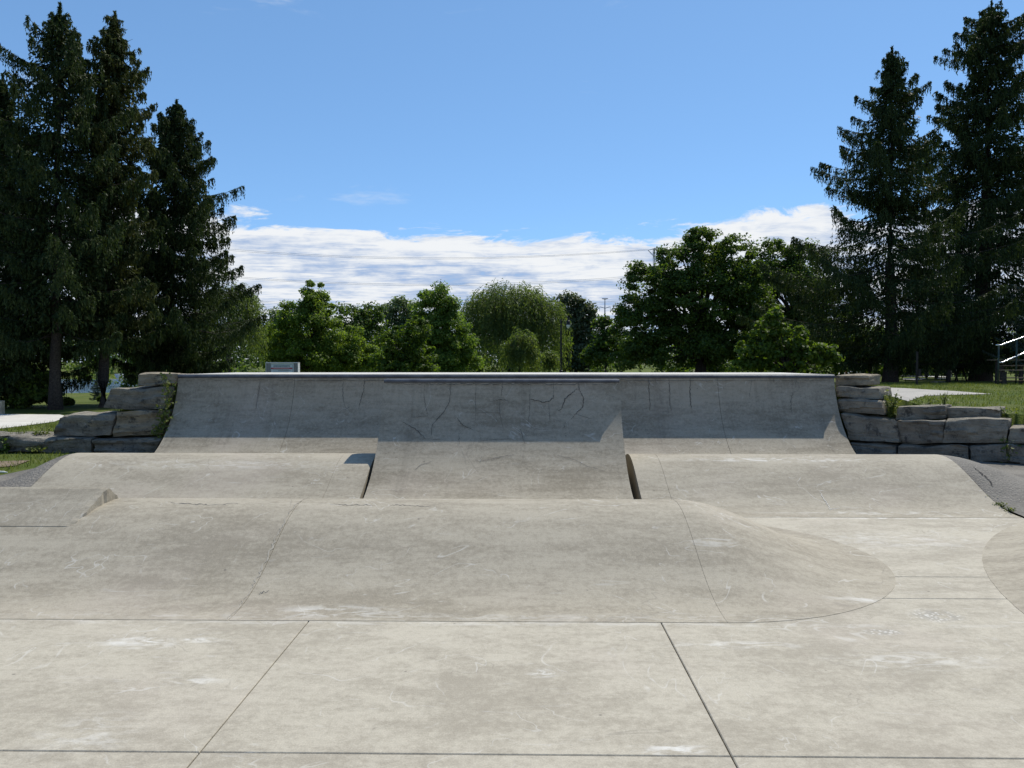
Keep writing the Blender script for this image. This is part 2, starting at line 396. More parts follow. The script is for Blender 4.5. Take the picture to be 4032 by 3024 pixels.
# ------------------------------------------------------------------ skate floor: slabs with open joints
HW = 1.62; HC = 6.31; HZ = .452; NX = 1.25
base = MB(); base.box(-8, 8.5, -6, 11.6, -.3, -.045)
floor = base.build('skate_floor', M_dark); tag(floor, kind='structure')
def slab(x0, x1, y0, y1, gap=.003, mat=None):
    x0 += gap; x1 -= gap; y0 += gap; y1 -= gap; b = .004
    m = MB(); v = []
    for z, i in ((-.05, 0), (-b, 0), (0, b)):
        v += [(x0 + i, y0 + i, z), (x1 - i, y0 + i, z), (x1 - i, y1 - i, z), (x0 + i, y1 - i, z)]
    f = [(8, 9, 10, 11)]
    for L in (0, 4):
        for k in range(4): f.append((L + k, L + (k + 1) % 4, L + 4 + (k + 1) % 4, L + 4 + k))
    return mesh_obj('slab', v, f, mat or M_floor, floor)
XJ = [-7.86, -5.68, -3.505, -1.33, .843, 5.12]
YJ = [-5.45, -3.3, -1.17, .96, 3.09, 5.2]
for i in range(len(XJ) - 1):
    for j in range(len(YJ) - 1):
        slab(XJ[i], XJ[i + 1], YJ[j], YJ[j + 1])
slab(-5.6, 5.12, 5.2, 5.73); slab(-5.6, 5.12, 5.73, 7.935); slab(-5.6, 5.12, 7.935, 11.3); slab(5.12, 8.3, 3.09, 6.6); slab(5.12, 8.3, .96, 3.09); slab(5.12, 8.3, -3.3, .96)

# ------------------------------------------------------------------ rollers and quarter pipes
def hp(t):
    t = np.clip(np.abs(t), 0, 1); return (.5 * (1 + np.cos(np.pi * t))) ** 1.15
def hump1(X, Y):
    dx = max(0., X - NX); return HZ * float(hp(math.hypot(dx, Y - HC) / HW)) + .0025
H2C, H2W, H2Z = 9.5, 1.58, .455
def hump2(X, Y): return H2Z * float(hp((Y - H2C) / H2W)) + .0025
def pipez(Y, d0, top, PR=1.65):
    x = min(max(Y - d0, 0), PR * .99); return min(PR - math.sqrt(PR * PR - x * x), top) + .006
CD0, CTOP, CX0, CX1, CR = 7.82, 1.374, -1.768, 1.202, 1.945
MD0, MTOP, MX0, MX1 = 11.12, 1.388, -5.765, 5.108
def surf_panel(name, x0, x1, ysamp, zf, mat, parent, nx=2, foot=-.04):
    """solid panel under a height function, closed at ends and sides"""
    xsn = np.linspace(x0, x1, nx); ny = len(ysamp); V = []; Fc = []
    for X in xsn:
        for Y in ysamp: V.append((X, Y, zf(X, Y)))
    b = len(V)
    for X in xsn:
        for Y in ysamp: V.append((X, Y, foot))
    I = lambda i, j: i * ny + j
    for i in range(nx - 1):
        for j in range(ny - 1):
            Fc.append((I(i, j), I(i + 1, j), I(i + 1, j + 1), I(i, j + 1)))
    for i in range(nx - 1):
        Fc.append((b + I(i, 0), b + I(i + 1, 0), I(i + 1, 0), I(i, 0)))
        Fc.append((I(i, ny - 1), I(i + 1, ny - 1), b + I(i + 1, ny - 1), b + I(i, ny - 1)))
    for j in range(ny - 1):
        Fc.append((I(0, j), I(0, j + 1), b + I(0, j + 1), b + I(0, j)))
        Fc.append((I(nx - 1, j + 1), I(nx - 1, j), b + I(nx - 1, j), b + I(nx - 1, j + 1)))
    return mesh_obj(name, V, Fc, mat, parent, True, 32)
def strip(name, pts, width, mat, parent, seed=0):
    """a ragged crack lying on a surface: pts are 3-D points already lifted off it"""
    rg = random.Random(seed); P = [Vector(p) for p in pts]; D = []
    for a, b in zip(P[:-1], P[1:]):
        k = max(2, int((b - a).length / .05))
        for i in range(k): D.append(a.lerp(b, i / k))
    D.append(P[-1]); V = []; Fc = []; nD = len(D)
    for i, p in enumerate(D):
        d = (D[min(i + 1, nD - 1)] - D[max(i - 1, 0)]).normalized()
        view = (p - Vector((0, 0, EYE))).normalized()
        s = d.cross(Vector((0, -.75, .66))).normalized()
        j = s * rg.uniform(-1, 1) * min(.010, width * 1.2) if 0 < i < nD - 1 else Vector()
        e = math.sin(math.pi * min(1, max(.04, i / (nD - 1)) if i < nD / 2 else max(.04, 1 - i / (nD - 1)) * 1.0)) ** .35
        ww = width * e * rg.uniform(.5, 1.4) * .5
        V += [tuple(p + j + s * ww), tuple(p + j - s * ww)]
    for i in range(nD - 1): Fc.append((2 * i, 2 * i + 1, 2 * i + 3, 2 * i + 2))
    return mesh_obj(name, V, Fc, mat, parent)
def crack(px, zf, y0, y1, width, mat, parent, seed, lift=.004):
    """densify the crack in the picture first so that it follows the curved face"""
    q = []
    for (xa, ya), (xb, yb) in zip(px[:-1], px[1:]):
        for i in range(4): q.append((xa + (xb - xa) * i / 4, ya + (yb - ya) * i / 4))
    q.append(px[-1]); pts = []
    for x, y in q:
        p = hit(x, y, zf, y0, y1, 900); v = ray(x, y); v = v / np.linalg.norm(v)
        pts.append(p - v * lift * 2 + np.array([0, 0, .0015]))
    return strip('crack', pts, width, mat, parent, seed)
def yspan(c, w, n=36): return list(np.linspace(c - w, c + w, n))

roller1 = empty('concrete_roller', (0, 0, 0)); tag(roller1, 'long low concrete roller with rounded nose on the floor joint side of the bumps', 'skate roller')
roller1['label'] = 'concrete roller whose right end tapers into a rounded nose'
surf_panel('panel', -6.35, -1.832, yspan(HC, HW), hump1, M_hump, roller1, 2)
surf_panel('panel', -1.828, NX - .001, yspan(HC, HW), hump1, M_hump, roller1, 2)
V = []; Fc = []; nr, na = 26, 40
for i in range(nr + 1):
    for k in range(na + 1):
        r = HW * i / nr; a = -math.pi / 2 + math.pi * k / na
        X, Y = NX + .001 + r * math.cos(a) * 1.0, HC + r * math.sin(a)
        V.append((X, Y, HZ * float(hp(r / HW)) + .0025))
for i in range(nr):
    for k in range(na):
        b = i * (na + 1) + k; Fc.append((b, b + na + 1, b + na + 2, b + 1))
b = len(V)
for k in range(na + 1):
    v = V[nr * (na + 1) + k]; V.append((v[0], v[1], -.04))
for k in range(na): Fc.append((nr * (na + 1) + k, b + k, b + k + 1, nr * (na + 1) + k + 1))
mesh_obj('panel', V, Fc, M_hump, roller1, True, 32)
Z3 = lambda l, s, ox, oy: [(x / s + ox, y / s + oy) for x, y in l]
for i, l in enumerate(([(0, 1355), (330, 1375), (700, 1370), (980, 1390)], [(1300, 1385), (1500, 1375), (1800, 1400), (2212, 1420)])):
    crack(Z3(l, 5.53, 1300, 1740), hump1, 4.7, 6.6, .005, M_hair, roller1, i)
crack(Z3([(1060, 440), (1200, 452), (1290, 455), (1480, 448)], 1.58, 0, 1700), hump1, 4.7, 6.6, .006, M_hair, roller1, 5)
crack(Z3([(1605, 1012), (1640, 1000), (1675, 992)], 1.58, 0, 1700), hump1, 4.6, 6.6, .008, M_hair, roller1, 9)

strip('seam_dust', [(-1.846, Y, hump1(-1.846, Y) + .003) for Y in np.linspace(4.72, 6.45, 40)], .012, M_dust, roller1, 77)
# wedge kicker sitting on the left of the first roller
k0 = hit(283, 2074, hump1, 4.7, 6.6); KX = k0[0]; k1 = at(428, 1918, 6.24); k2 = atX(478, 1966, KX + .06)
prof = [(k0[1], k0[2] + .004), (k1[1] - .03, k1[2] - .010), (k1[1], k1[2]), (k1[1] + .03, k1[2] - .012), (k2[1] + .05, k2[2] - .03), (k2[1] + .05, .1), (k0[1], .1)]
rg = random.Random(3); nseg = 14; V = []; Fc = []
xk = [-6.3, KX]
# chipped right side: densify the sloping top edge
top_edge = []
for (a, za), (b_, zb) in zip(prof[:4], prof[1:5]):
    k = max(1, int(abs(b_ - a) / .03))
    for i in range(k): top_edge.append((a + (b_ - a) * i / k, za + (zb - za) * i / k))
top_edge.append(prof[4]); ne = len(top_edge)
for X, jag in ((-6.3, 0), (KX - .05, 0), (KX, 1)):
    for (Y, Z) in top_edge: V.append((X + (max(0, min(1, (Y - k0[1]) / (k1[1] - k0[1]))) * (k1[0] - KX) if X > -6 else 0) + (rg.uniform(-.010, .006) if jag else 0), Y, Z - (rg.uniform(.003, .011) if jag else 0)))
for (Y, Z) in top_edge: V.append((KX + .05, Y, .1))
for (Y, Z) in top_edge: V.append((-6.3, Y, .1))
for r_ in range(3):
    for j in range(ne - 1):
        a = r_ * ne + j; Fc.append((a, a + ne, a + ne + 1, a + 1))
for j in range(ne - 1): Fc.append((4 * ne + j, j, j + 1, 4 * ne + j + 1))
Fc.append((0, 4 * ne, 3 * ne, 2 * ne, ne)); Fc.append((ne - 1, 2 * ne - 1, 3 * ne - 1, 4 * ne - 1, 5 * ne - 1))
kick = mesh_obj('concrete_kicker', V, Fc, M_hump, None)
tag(kick, 'low concrete wedge kicker with a chipped side cast on top of a roller', 'skate kicker')

def hump2_thing(x0, x1, seams, label):
    t = empty('concrete_roller'); tag(t, label, 'skate roller')
    xs_ = [x0] + seams + [x1]
    for a, b in zip(xs_[:-1], xs_[1:]): surf_panel('panel', a + .0015, b - .0015, yspan(H2C, H2W), hump2, M_hump, t)
    return t
sL = at(1354, 1792, 9.45)[0]; sR = at(2583, 1795, 9.45)[0]
H2L0, H2R1 = -5.62, 5.118
rl = hump2_thing(H2L0, -1.815, [sL], 'concrete roller bordered by grass and asphalt, beside the chipped wedge kicker')
rr = hump2_thing(1.295, H2R1, [sR], 'wide concrete roller whose end runs into the dark asphalt apron by the stacked stones')
crack(Z3([(75, 895), (120, 970), (160, 1035), (178, 1085)], 2.659, 3200, 1600), hump2, 7.9, 9.6, .010, M_path, rr, 12)
crack(Z3([(178, 1085), (210, 1075), (280, 1062)], 2.659, 3200, 1600), hump2, 7.9, 9.6, .010, M_path, rr, 13)

def pipe_samples(d0, top, n=40, PR=1.65):
    th = math.acos((PR - top) / PR); return [d0 + PR * math.sin(th * i / n) for i in range(n + 1)]
# centre quarter pipe, a free-standing wall with a thin top
cq = empty('quarter_pipe'); tag(cq, 'narrow cracked concrete quarter pipe standing alone between two rollers', 'quarter pipe')
ysC = pipe_samples(CD0, CTOP, 40, CR); LYC = ysC[-1]
czf = lambda X, Y: pipez(Y, CD0, CTOP, CR)
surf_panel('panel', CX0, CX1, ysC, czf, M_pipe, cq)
m = MB(); m.box(CX0 + .002, CX1 - .002, LYC + .002, LYC + .30, -.04, CTOP + .004); m.build('back_wall', M_pipe, cq)
def coping(parent, x0, x1, Y, z, r=.030):
    m = MB(); m.tube([(x0, Y, z), (x1, Y, z)], r, 12); o = m.build('coping', M_steel, parent, True, 50); return o
coping(cq, CX0 + .005, CX1 - .005, LYC - .006, CTOP - .016, .022)
m = MB(); m.box(CX0 + .01, CX1 - .01, LYC + .004, LYC + .16, CTOP + .0055, CTOP + .010); m.build('coping_plate', M_steel, cq)
cc_ = [[(500, 195), (497, 300), (510, 380), (527, 435)], [(527, 437), (400, 452)], [(690, 190), (680, 340), (625, 430), (555, 500), (550, 580)], [(330, 475), (430, 530), (510, 605)],
       [(872, 190), (870, 330), (872, 470)], [(1063, 190), (1066, 230), (1055, 295)], [(1000, 328), (1060, 320), (1108, 330)], [(1268, 190), (1265, 320), (1262, 420), (1250, 500)],
       [(1265, 318), (1320, 328), (1358, 340), (1398, 335), (1432, 310), (1437, 285)], [(1400, 335), (1412, 480)], [(1605, 240), (1570, 275), (1515, 320), (1510, 360), (1475, 405)],
       [(1620, 190), (1622, 245), (1660, 310), (1645, 375), (1600, 425), (1565, 460)], [(1600, 425), (1670, 450), (1720, 458)], [(740, 455), (775, 505), (850, 540)],
       [(875, 418), (960, 412), (1045, 415)], [(1045, 330), (1047, 430), (1075, 540)], [(900, 565), (912, 620), (990, 612), (1100, 605), (1170, 620)], [(1195, 530), (1215, 600), (1228, 640)], [(750, 560), (752, 645)], [(545, 612), (650, 605)],
       [(1510, 530), (1518, 505)], [(1435, 190), (1440, 285)]]
wide = {2: .011, 3: .013, 5: .011, 8: .018, 10: .018, 11: .013, 6: .011, 13: .012}
for i, l in enumerate(cc_):
    crack(Z3(l, 1.843, 1400, 1400), czf, 7.8, LYC - .004, wide.get(i, .0065) * .55, M_crack, cq, 40 + i)
for i, l in enumerate(([(870, 765), (905, 770), (1000, 745), (1150, 720)], [(905, 770), (915, 730)], [(1460, 725), (1550, 745), (1680, 800), (1800, 840)], [(430, 830), (480, 790), (560, 770)])):
    crack(Z3(l, 1.843, 1400, 1400), czf, 7.8, LYC, .006, M_hair, cq, 70 + i)
# main quarter pipe
mq = empty('quarter_pipe'); tag(mq, 'wide concrete quarter pipe with steel coping between two stone retaining walls', 'quarter pipe')
ysM = pipe_samples(MD0, MTOP); LYM = ysM[-1]
mzf = lambda X, Y: pipez(Y, MD0, MTOP)
ja = at(1161, 1482, LYM)[0]; jb = at(2825, 1486, LYM)[0]
xsj = [MX0, ja, jb, MX1]
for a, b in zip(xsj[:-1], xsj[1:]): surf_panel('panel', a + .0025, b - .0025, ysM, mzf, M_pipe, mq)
m = MB(); m.box(MX0 + .003, MX1 - .003, LYM + .003, LYM + 2.6, .9, MTOP + .002); m.build('deck', M_deck, mq)
coping(mq, MX0, MX1, LYM - .006, MTOP - .030, .030)
m = MB(); m.box(MX0 + .002, MX1 - .002, LYM + .004, LYM + .17, MTOP + .003, MTOP + .007); m.build('coping_plate', M_deck, mq)
mc = [Z3(l, 3.16, 1000, 1380) for l in ([(80, 330), (75, 380), (60, 500), (40, 610), (25, 740)], [(1115, 330), (1105, 480), (1110, 600), (1140, 735)], [(1140, 735), (1190, 700)], [(1380, 330), (1360, 500), (1330, 620), (1300, 735)], [(600, 330), (600, 370)], [(330, 330), (330, 380)])]
mc += [Z3(l, 1.843, 2200, 1440) for l in ([(655, 85), (656, 200), (662, 325)], [(800, 90), (805, 170), (805, 270), (820, 325)], [(955, 90), (952, 200), (962, 310)], [(1700, 190), (1685, 270), (1692, 350)], [(1400, 100), (1380, 240)], [(1560, 85), (1560, 125)], [(1725, 85), (1720, 135)])]
wd = [.010, .012, .011, .013, .008, .007, .014, .013, .017, .013, .006, .009, .007]
for i, l in enumerate(mc): crack(l, mzf, 11.2, LYM - .004, wd[i] * .58, M_crack, mq, 100 + i)
# thin ragged dark line under both copings
for par, x0, x1, zf_, LY, d0 in ((mq, MX0, MX1, mzf, LYM, MD0), (cq, CX0, CX1, czf, LYC, CD0)):
    pts = []; rg = random.Random(5)
    for i in range(60):
        X = x0 + .02 + (x1 - x0 - .04) * i / 59; Y = LY - .020; pts.append((X, Y - .014, zf_(X, Y) + .004 + rg.uniform(-.006, .006)))
    strip('crack', pts, .008, M_crack, par, 9)

# rounded mound at the right of the nose
pts = np.array([gz(*p)[:2] for p in ((4032, 2420), (3961, 2351), (3892, 2282), (3871, 2192), (3899, 2122), (3954, 2084))])
A = np.c_[2 * pts, np.ones(len(pts))]; sol = np.linalg.lstsq(A, (pts ** 2).sum(1), rcond=None)[0]
mcx, mcy = sol[:2]; mr = math.sqrt(sol[2] + mcx ** 2 + mcy ** 2)
print('mound circle', mcx, mcy, mr)
V = [(mcx, mcy, .44)]; Fc = []; nr, na = 30, 96
for i in range(1, nr + 1):
    r = mr * i / nr
    for k in range(na):
        a = 2 * math.pi * k / na; s = min(1, (mr - r) / 1.6)
        V.append((mcx + r * math.cos(a), mcy + r * math.sin(a), .44 * (.5 - .5 * math.cos(math.pi * s)) ** 1.0 + .0025))
for k in range(na): Fc.append((0, 1 + k, 1 + (k + 1) % na))
for i in range(nr - 1):
    for k in range(na):
        b = 1 + i * na; Fc.append((b + k, b + na + k, b + na + (k + 1) % na, b + (k + 1) % na))
b = len(V); e0 = 1 + (nr - 1) * na
for k in range(na): v = V[e0 + k]; V.append((v[0], v[1], -.04))
for k in range(na): Fc.append((e0 + k, b + k, b + (k + 1) % na, e0 + (k + 1) % na))
mound = mesh_obj('concrete_mound', V, Fc, M_hump, None, True, 32); tag(mound, 'round concrete mound cut off by the frame, across the flat from the nose', 'skate mound')
mound['label'] = 'rounded concrete mound facing the nose of the long roller across a flat'

# ------------------------------------------------------------------ asphalt aprons
def apron(name, X0, X1, y0, y1, zedge, zflat, wblend, nx=26, ny=60):
    V = []; Fc = []
    for i in range(nx + 1):
        u = (i / nx) ** 1.6; X = X0 + (X1 - X0) * u
        for j in range(ny + 1):
            Y = y0 + (y1 - y0) * j / ny
            t = float(sst(0, wblend, abs(X - X0)))
            z = zedge(Y) * (1 - t) + zflat(X, Y) * t - .004
            z += .008 * noise.noise(Vector((X * 2, Y * 2, 0))) * t
            V.append((X, Y, z))
    for i in range(nx):
        for j in range(ny):
            a = i * (ny + 1) + j; q = (a, a + ny + 1, a + ny + 2, a + 1); Fc.append(q if X1 > X0 else q[::-1])
    o = mesh_obj(name, V, Fc, M_asph, None, True); return tag(o, kind='structure')
fr = lambda X, Y: .15 * float(sst(7.6, 9.6, Y)) + .01
apR = apron('asphalt_apron', H2R1 + .006, 12., 6.6, 12.6, lambda Y: max(hump2(0, Y), fr(0, Y)), fr, 1.25)
fl = lambda X, Y: .14 * float(sst(6.5, 9, Y)) + (.012 if X > -6.72 else -.05)
apL = apron('asphalt_apron', H2L0 - .006, -7.15, 6.4, 12.4, lambda Y: max(hump2(0, Y), .1), fl, .75)
crack(Z3([(1685, 630), (1760, 700), (1830, 750), (1890, 838)], 2.659, 3200, 1600), lambda X, Y: (max(hump2(0, Y), fr(0, Y)) * (1 - float(sst(0, 1.25, X - H2R1))) + fr(X, Y) * float(sst(0, 1.25, X - H2R1))), 7.9, 11, .014, M_dark, apR, 21)

# ------------------------------------------------------------------ stone walls
def wall_hit(px, py, plane):
    """plane: (x0,y0,x1,y1) vertical plane through two ground points"""
    x0, y0, x1, y1 = plane; nrm = np.array([y1 - y0, -(x1 - x0), 0.]); v = ray(px, py)
    t = nrm @ (np.array([x0, y0, 0]) - CC) / (nrm @ v); return CC + v * t
def stone(parent, quad, plane, depth, mat, seed, rough=.03, rnd=.10):
    """quad: picture corners of the front face (tl, tr, br, bl); plane gives its distance"""
    c = [wall_hit(x, y, plane) for x, y in quad]
    x0, y0, x1, y1 = plane; back = np.array([-(y1 - y0), x1 - x0, 0.]); back = back / np.linalg.norm(back); back = back if back[1] > 0 else -back
    na_, nb_, nc_ = 20, 11, 6; idx = {}; V = []; Fc = []
    size = np.linalg.norm(c[1] - c[0]); hh = np.linalg.norm(c[3] - c[0])
    def vert(i, j, k):
        if (i, j, k) in idx: return idx[i, j, k]
        u, v_, w_ = i / na_, j / nb_, k / nc_
        # rounded box
        q = np.array([2 * u - 1, 2 * v_ - 1, 2 * w_ - 1]); ext = np.array([size, hh, depth]) / 2
        rr_ = min(rnd * .22, .12 * hh, .2 * depth); inner = np.maximum(ext - rr_, 1e-3); p3 = q * ext; cl = np.clip(p3, -inner, inner); dlt = p3 - cl; L = np.linalg.norm(dlt)
        if L > 1e-6: p3 = cl + dlt / L * min(L, rr_)
        u, v_, w_ = (p3 / ext + 1) / 2
        f_ = (c[0] * (1 - u) + c[1] * u) * (1 - v_) + (c[3] * (1 - u) + c[2] * u) * v_
        P = f_ + back * w_ * depth
        s = seed * 7.31
        n1 = noise.noise(Vector((P[0] * 1.9 + s, P[1] * 1.9, P[2] * 2.4))); n2 = noise.noise(Vector((P[0] * 5 + s, P[1] * 5, P[2] * 9)))
        lay = noise.noise(Vector((s, 3.3, P[2] * 13))) * .6
        ch = max(0., noise.noise(Vector((P[0] * 3.1 + s, P[1] * 3.1 + 9, P[2] * 3.1))) - .12) * (abs(2 * u - 1) ** 6 + abs(2 * v_ - 1) ** 6) * .10
        P = P + back * ch * (1 - w_) - np.array([0, 0, ch * .5]) * (v_ < .5)
        lay = lay + (.9 if (noise.noise(Vector((P[0] * .8 + s, s, P[2] * 7))) > .12) else 0.)
        o_ = -back * (n1 * rough * 1.1 + n2 * rough * .6 + lay * rough * .9) * (1 - w_) + np.array([n2 * rough * .5, 0, n1 * rough * .7 + n2 * rough * .3])
        V.append(P + o_); idx[i, j, k] = len(V) - 1; return idx[i, j, k]
    for i in range(na_):
        for j in range(nb_):
            Fc.append((vert(i, j, 0), vert(i, j + 1, 0), vert(i + 1, j + 1, 0), vert(i + 1, j, 0)))
            Fc.append((vert(i, j, nc_), vert(i + 1, j, nc_), vert(i + 1, j + 1, nc_), vert(i, j + 1, nc_)))
    for i in range(na_):
        for k in range(nc_):
            Fc.append((vert(i, 0, k), vert(i + 1, 0, k), vert(i + 1, 0, k + 1), vert(i, 0, k + 1)))
            Fc.append((vert(i, nb_, k), vert(i, nb_, k + 1), vert(i + 1, nb_, k + 1), vert(i + 1, nb_, k)))
    for j in range(nb_):
        for k in range(nc_):
            Fc.append((vert(0, j, k), vert(0, j, k + 1), vert(0, j + 1, k + 1), vert(0, j + 1, k)))
            Fc.append((vert(na_, j, k), vert(na_, j + 1, k), vert(na_, j + 1, k + 1), vert(na_, j, k + 1)))
    V = [v - np.array(parent.location) for v in V]
    return mesh_obj('stone', V, Fc, mat, parent, True, 38)
def q6(l): return [(x / 2.073 + 3200, y / 2.073 + 1300) for x, y in l]
def q2(l): return [(x / 2.074, y / 2.074 + 1300) for x, y in l]
wr = empty('retaining_wall', (5.2, 12.4, 0)); tag(wr, 'stacked grey limestone block retaining wall holding up the lawn with the bleachers', 'stone wall')
wl = empty('retaining_wall', (-5.8, 12.4, 0)); tag(wl, 'stepped limestone block retaining wall beside the concrete path, with a vine', 'stone wall')
def plane_r(back): return (5.15, 12.40 + back, 7.30, 10.80 + back)
def plane_l(back): return (-5.7, 12.35 + back, -9.5, 12.15 + back)
RS = [([(176, 362), (466, 364), (462, 452), (182, 452)], .60, .8, 1, .18), ([(186, 458), (540, 470), (556, 560), (190, 558)], .38, .9, 0, .12), ([(196, 556), (560, 562), (590, 698), (205, 668)], .30, .9, 0, .10),
      ([(222, 676), (690, 735), (716, 920), (300, 902)], .12, .9, 0, .10), ([(692, 735), (1085, 738), (1070, 930), (706, 925)], .14, .9, 2, .12), ([(1080, 720), (1602, 728), (1578, 922), (1060, 920)], .08, .9, 0, .08),
      ([(690, 628), (1080, 618), (1090, 722), (676, 740)], .42, .8, 0, .10), ([(1092, 636), (1532, 638), (1530, 716), (1105, 718)], .46, .8, 0, .06),
      ([(300, 908), (682, 935), (680, 1060), (340, 1060)], .02, .8, 2, .12), ([(688, 936), (1272, 932), (1280, 1068), (690, 1068)], -.02, .8, 2, .14), ([(1276, 936), (1820, 945), (1840, 1104), (1282, 1085)], -.04, .8, 2, .12), ([(1600, 790), (2050, 800), (2050, 930), (1585, 925)], .10, .8, 0, .12), ([(1840, 950), (2300, 970), (2300, 1130), (1850, 1110)], -.02, .8, 2, .12), ([(2060, 810), (2450, 830), (2450, 960), (2056, 935)], .10, .8, 0, .12)]
for i, (qd, bk, dp, mt, rn) in enumerate(RS): stone(wr, q6(qd), plane_r(bk), dp, M_stone[mt], 10 + i, .042 if mt != 2 else .052, rn)
LS = [([(1118, 352), (1458, 356), (1450, 452), (1118, 456)], .38, .75, 1, .16), ([(905, 478), (1400, 456), (1370, 650), (835, 640)], .26, .8, 0, .10), ([(960, 662), (1372, 648), (1335, 862), (910, 866)], .12, .85, 1, .08),
      ([(490, 690), (942, 682), (905, 868), (428, 858)], .10, .9, 0, .10), ([(760, 892), (1330, 880), (1260, 1010), (770, 1010)], -.02, .8, 2, .13), ([(60, 868), (745, 884), (745, 1012), (40, 990)], -.04, .8, 2, .10), ([(-420, 862), (96, 866), (60, 985), (-420, 985)], .02, .8, 2, .10)]
for i, (qd, bk, dp, mt, rn) in enumerate(LS): stone(wl, q2(qd), plane_l(bk), dp, M_stone[mt], 40 + i, .05, rn)

# ------------------------------------------------------------------ paths
sheet('path', [gnd(-420, 1632)[:2], gnd(0, 1632.5)[:2], gnd(236, 1634)[:2], gnd(262, 1640)[:2], gnd(214, 1662)[:2], gnd(100, 1678)[:2], gnd(0, 1690)[:2], gnd(-420, 1735)[:2]], M_path)
sheet('path', [gnd(3300, 1522)[:2], gnd(3400, 1524)[:2], gnd(3560, 1530)[:2], gnd(3750, 1541)[:2], gnd(3908, 1553)[:2], gnd(3800, 1555.5)[:2], gnd(3640, 1560)[:2], gnd(3480, 1563)[:2], gnd(3380, 1568)[:2], gnd(3300, 1560)[:2]], M_walk)
sheet('path', [gnd(3495, 1572)[:2], gnd(3592, 1594)[:2], gnd(3560, 1600)[:2], gnd(3470, 1598)[:2]], M_deck, .05)
sheet('dirt_patch', [gnd(-60, 1822)[:2], gnd(60, 1818)[:2], gnd(118, 1816)[:2], gnd(60, 1838)[:2], gnd(-60, 1848)[:2]], M_dirt, .015)
sheet('street', [gnd(3300, 1462)[:2], gnd(3430, 1465)[:2], gnd(3560, 1474)[:2], gnd(3740, 1485)[:2], gnd(3740, 1489)[:2], gnd(3560, 1484)[:2], gnd(3430, 1480)[:2], gnd(3300, 1476)[:2]], M_deck, .05)
for a in (((3555, 1493), (3632, 1491), (3650, 1495), (3600, 1500), (3556, 1497)), ((3690, 1493), (3728, 1492), (3728, 1495), (3690, 1496))):
    sheet('paved_pad', [gnd(*p)[:2] for p in a], M_deck, .05)

# ------------------------------------------------------------------ trees
def unit(v): return v / np.maximum(np.linalg.norm(v, axis=-1, keepdims=True), 1e-9)
def leaf_quads(Cn, A, N, ln, wd, rng):
    """diamond leaves: centre, axis, approximate normal, length, width"""
    A = unit(A); B = unit(np.cross(N, A)); ln = np.asarray(ln).reshape(-1, 1); wd = np.asarray(wd).reshape(-1, 1)
    up = unit(np.cross(A, B)) * ln * .12
    return np.stack([Cn - A * ln * .5, Cn + B * wd * .5 + up * 0, Cn + A * ln * .5, Cn - B * wd * .5 + up], 1)
def bend_trunk(m, h, r0, r1, n=9, lean=(0, 0), rng=None, sides=9, flare=1.35):
    pts = []; rad = []
    for i in range(n + 1):
        u = i / n; pts.append((lean[0] * u + (rng.uniform(-.01, .01) * h * .4 if 0 < i < n else 0), lean[1] * u, h * u - .15 * (i == 0)))
        rad.append((r0 + (r1 - r0) * u) * (flare if i == 0 else 1))
    m.tube(pts, rad, sides)
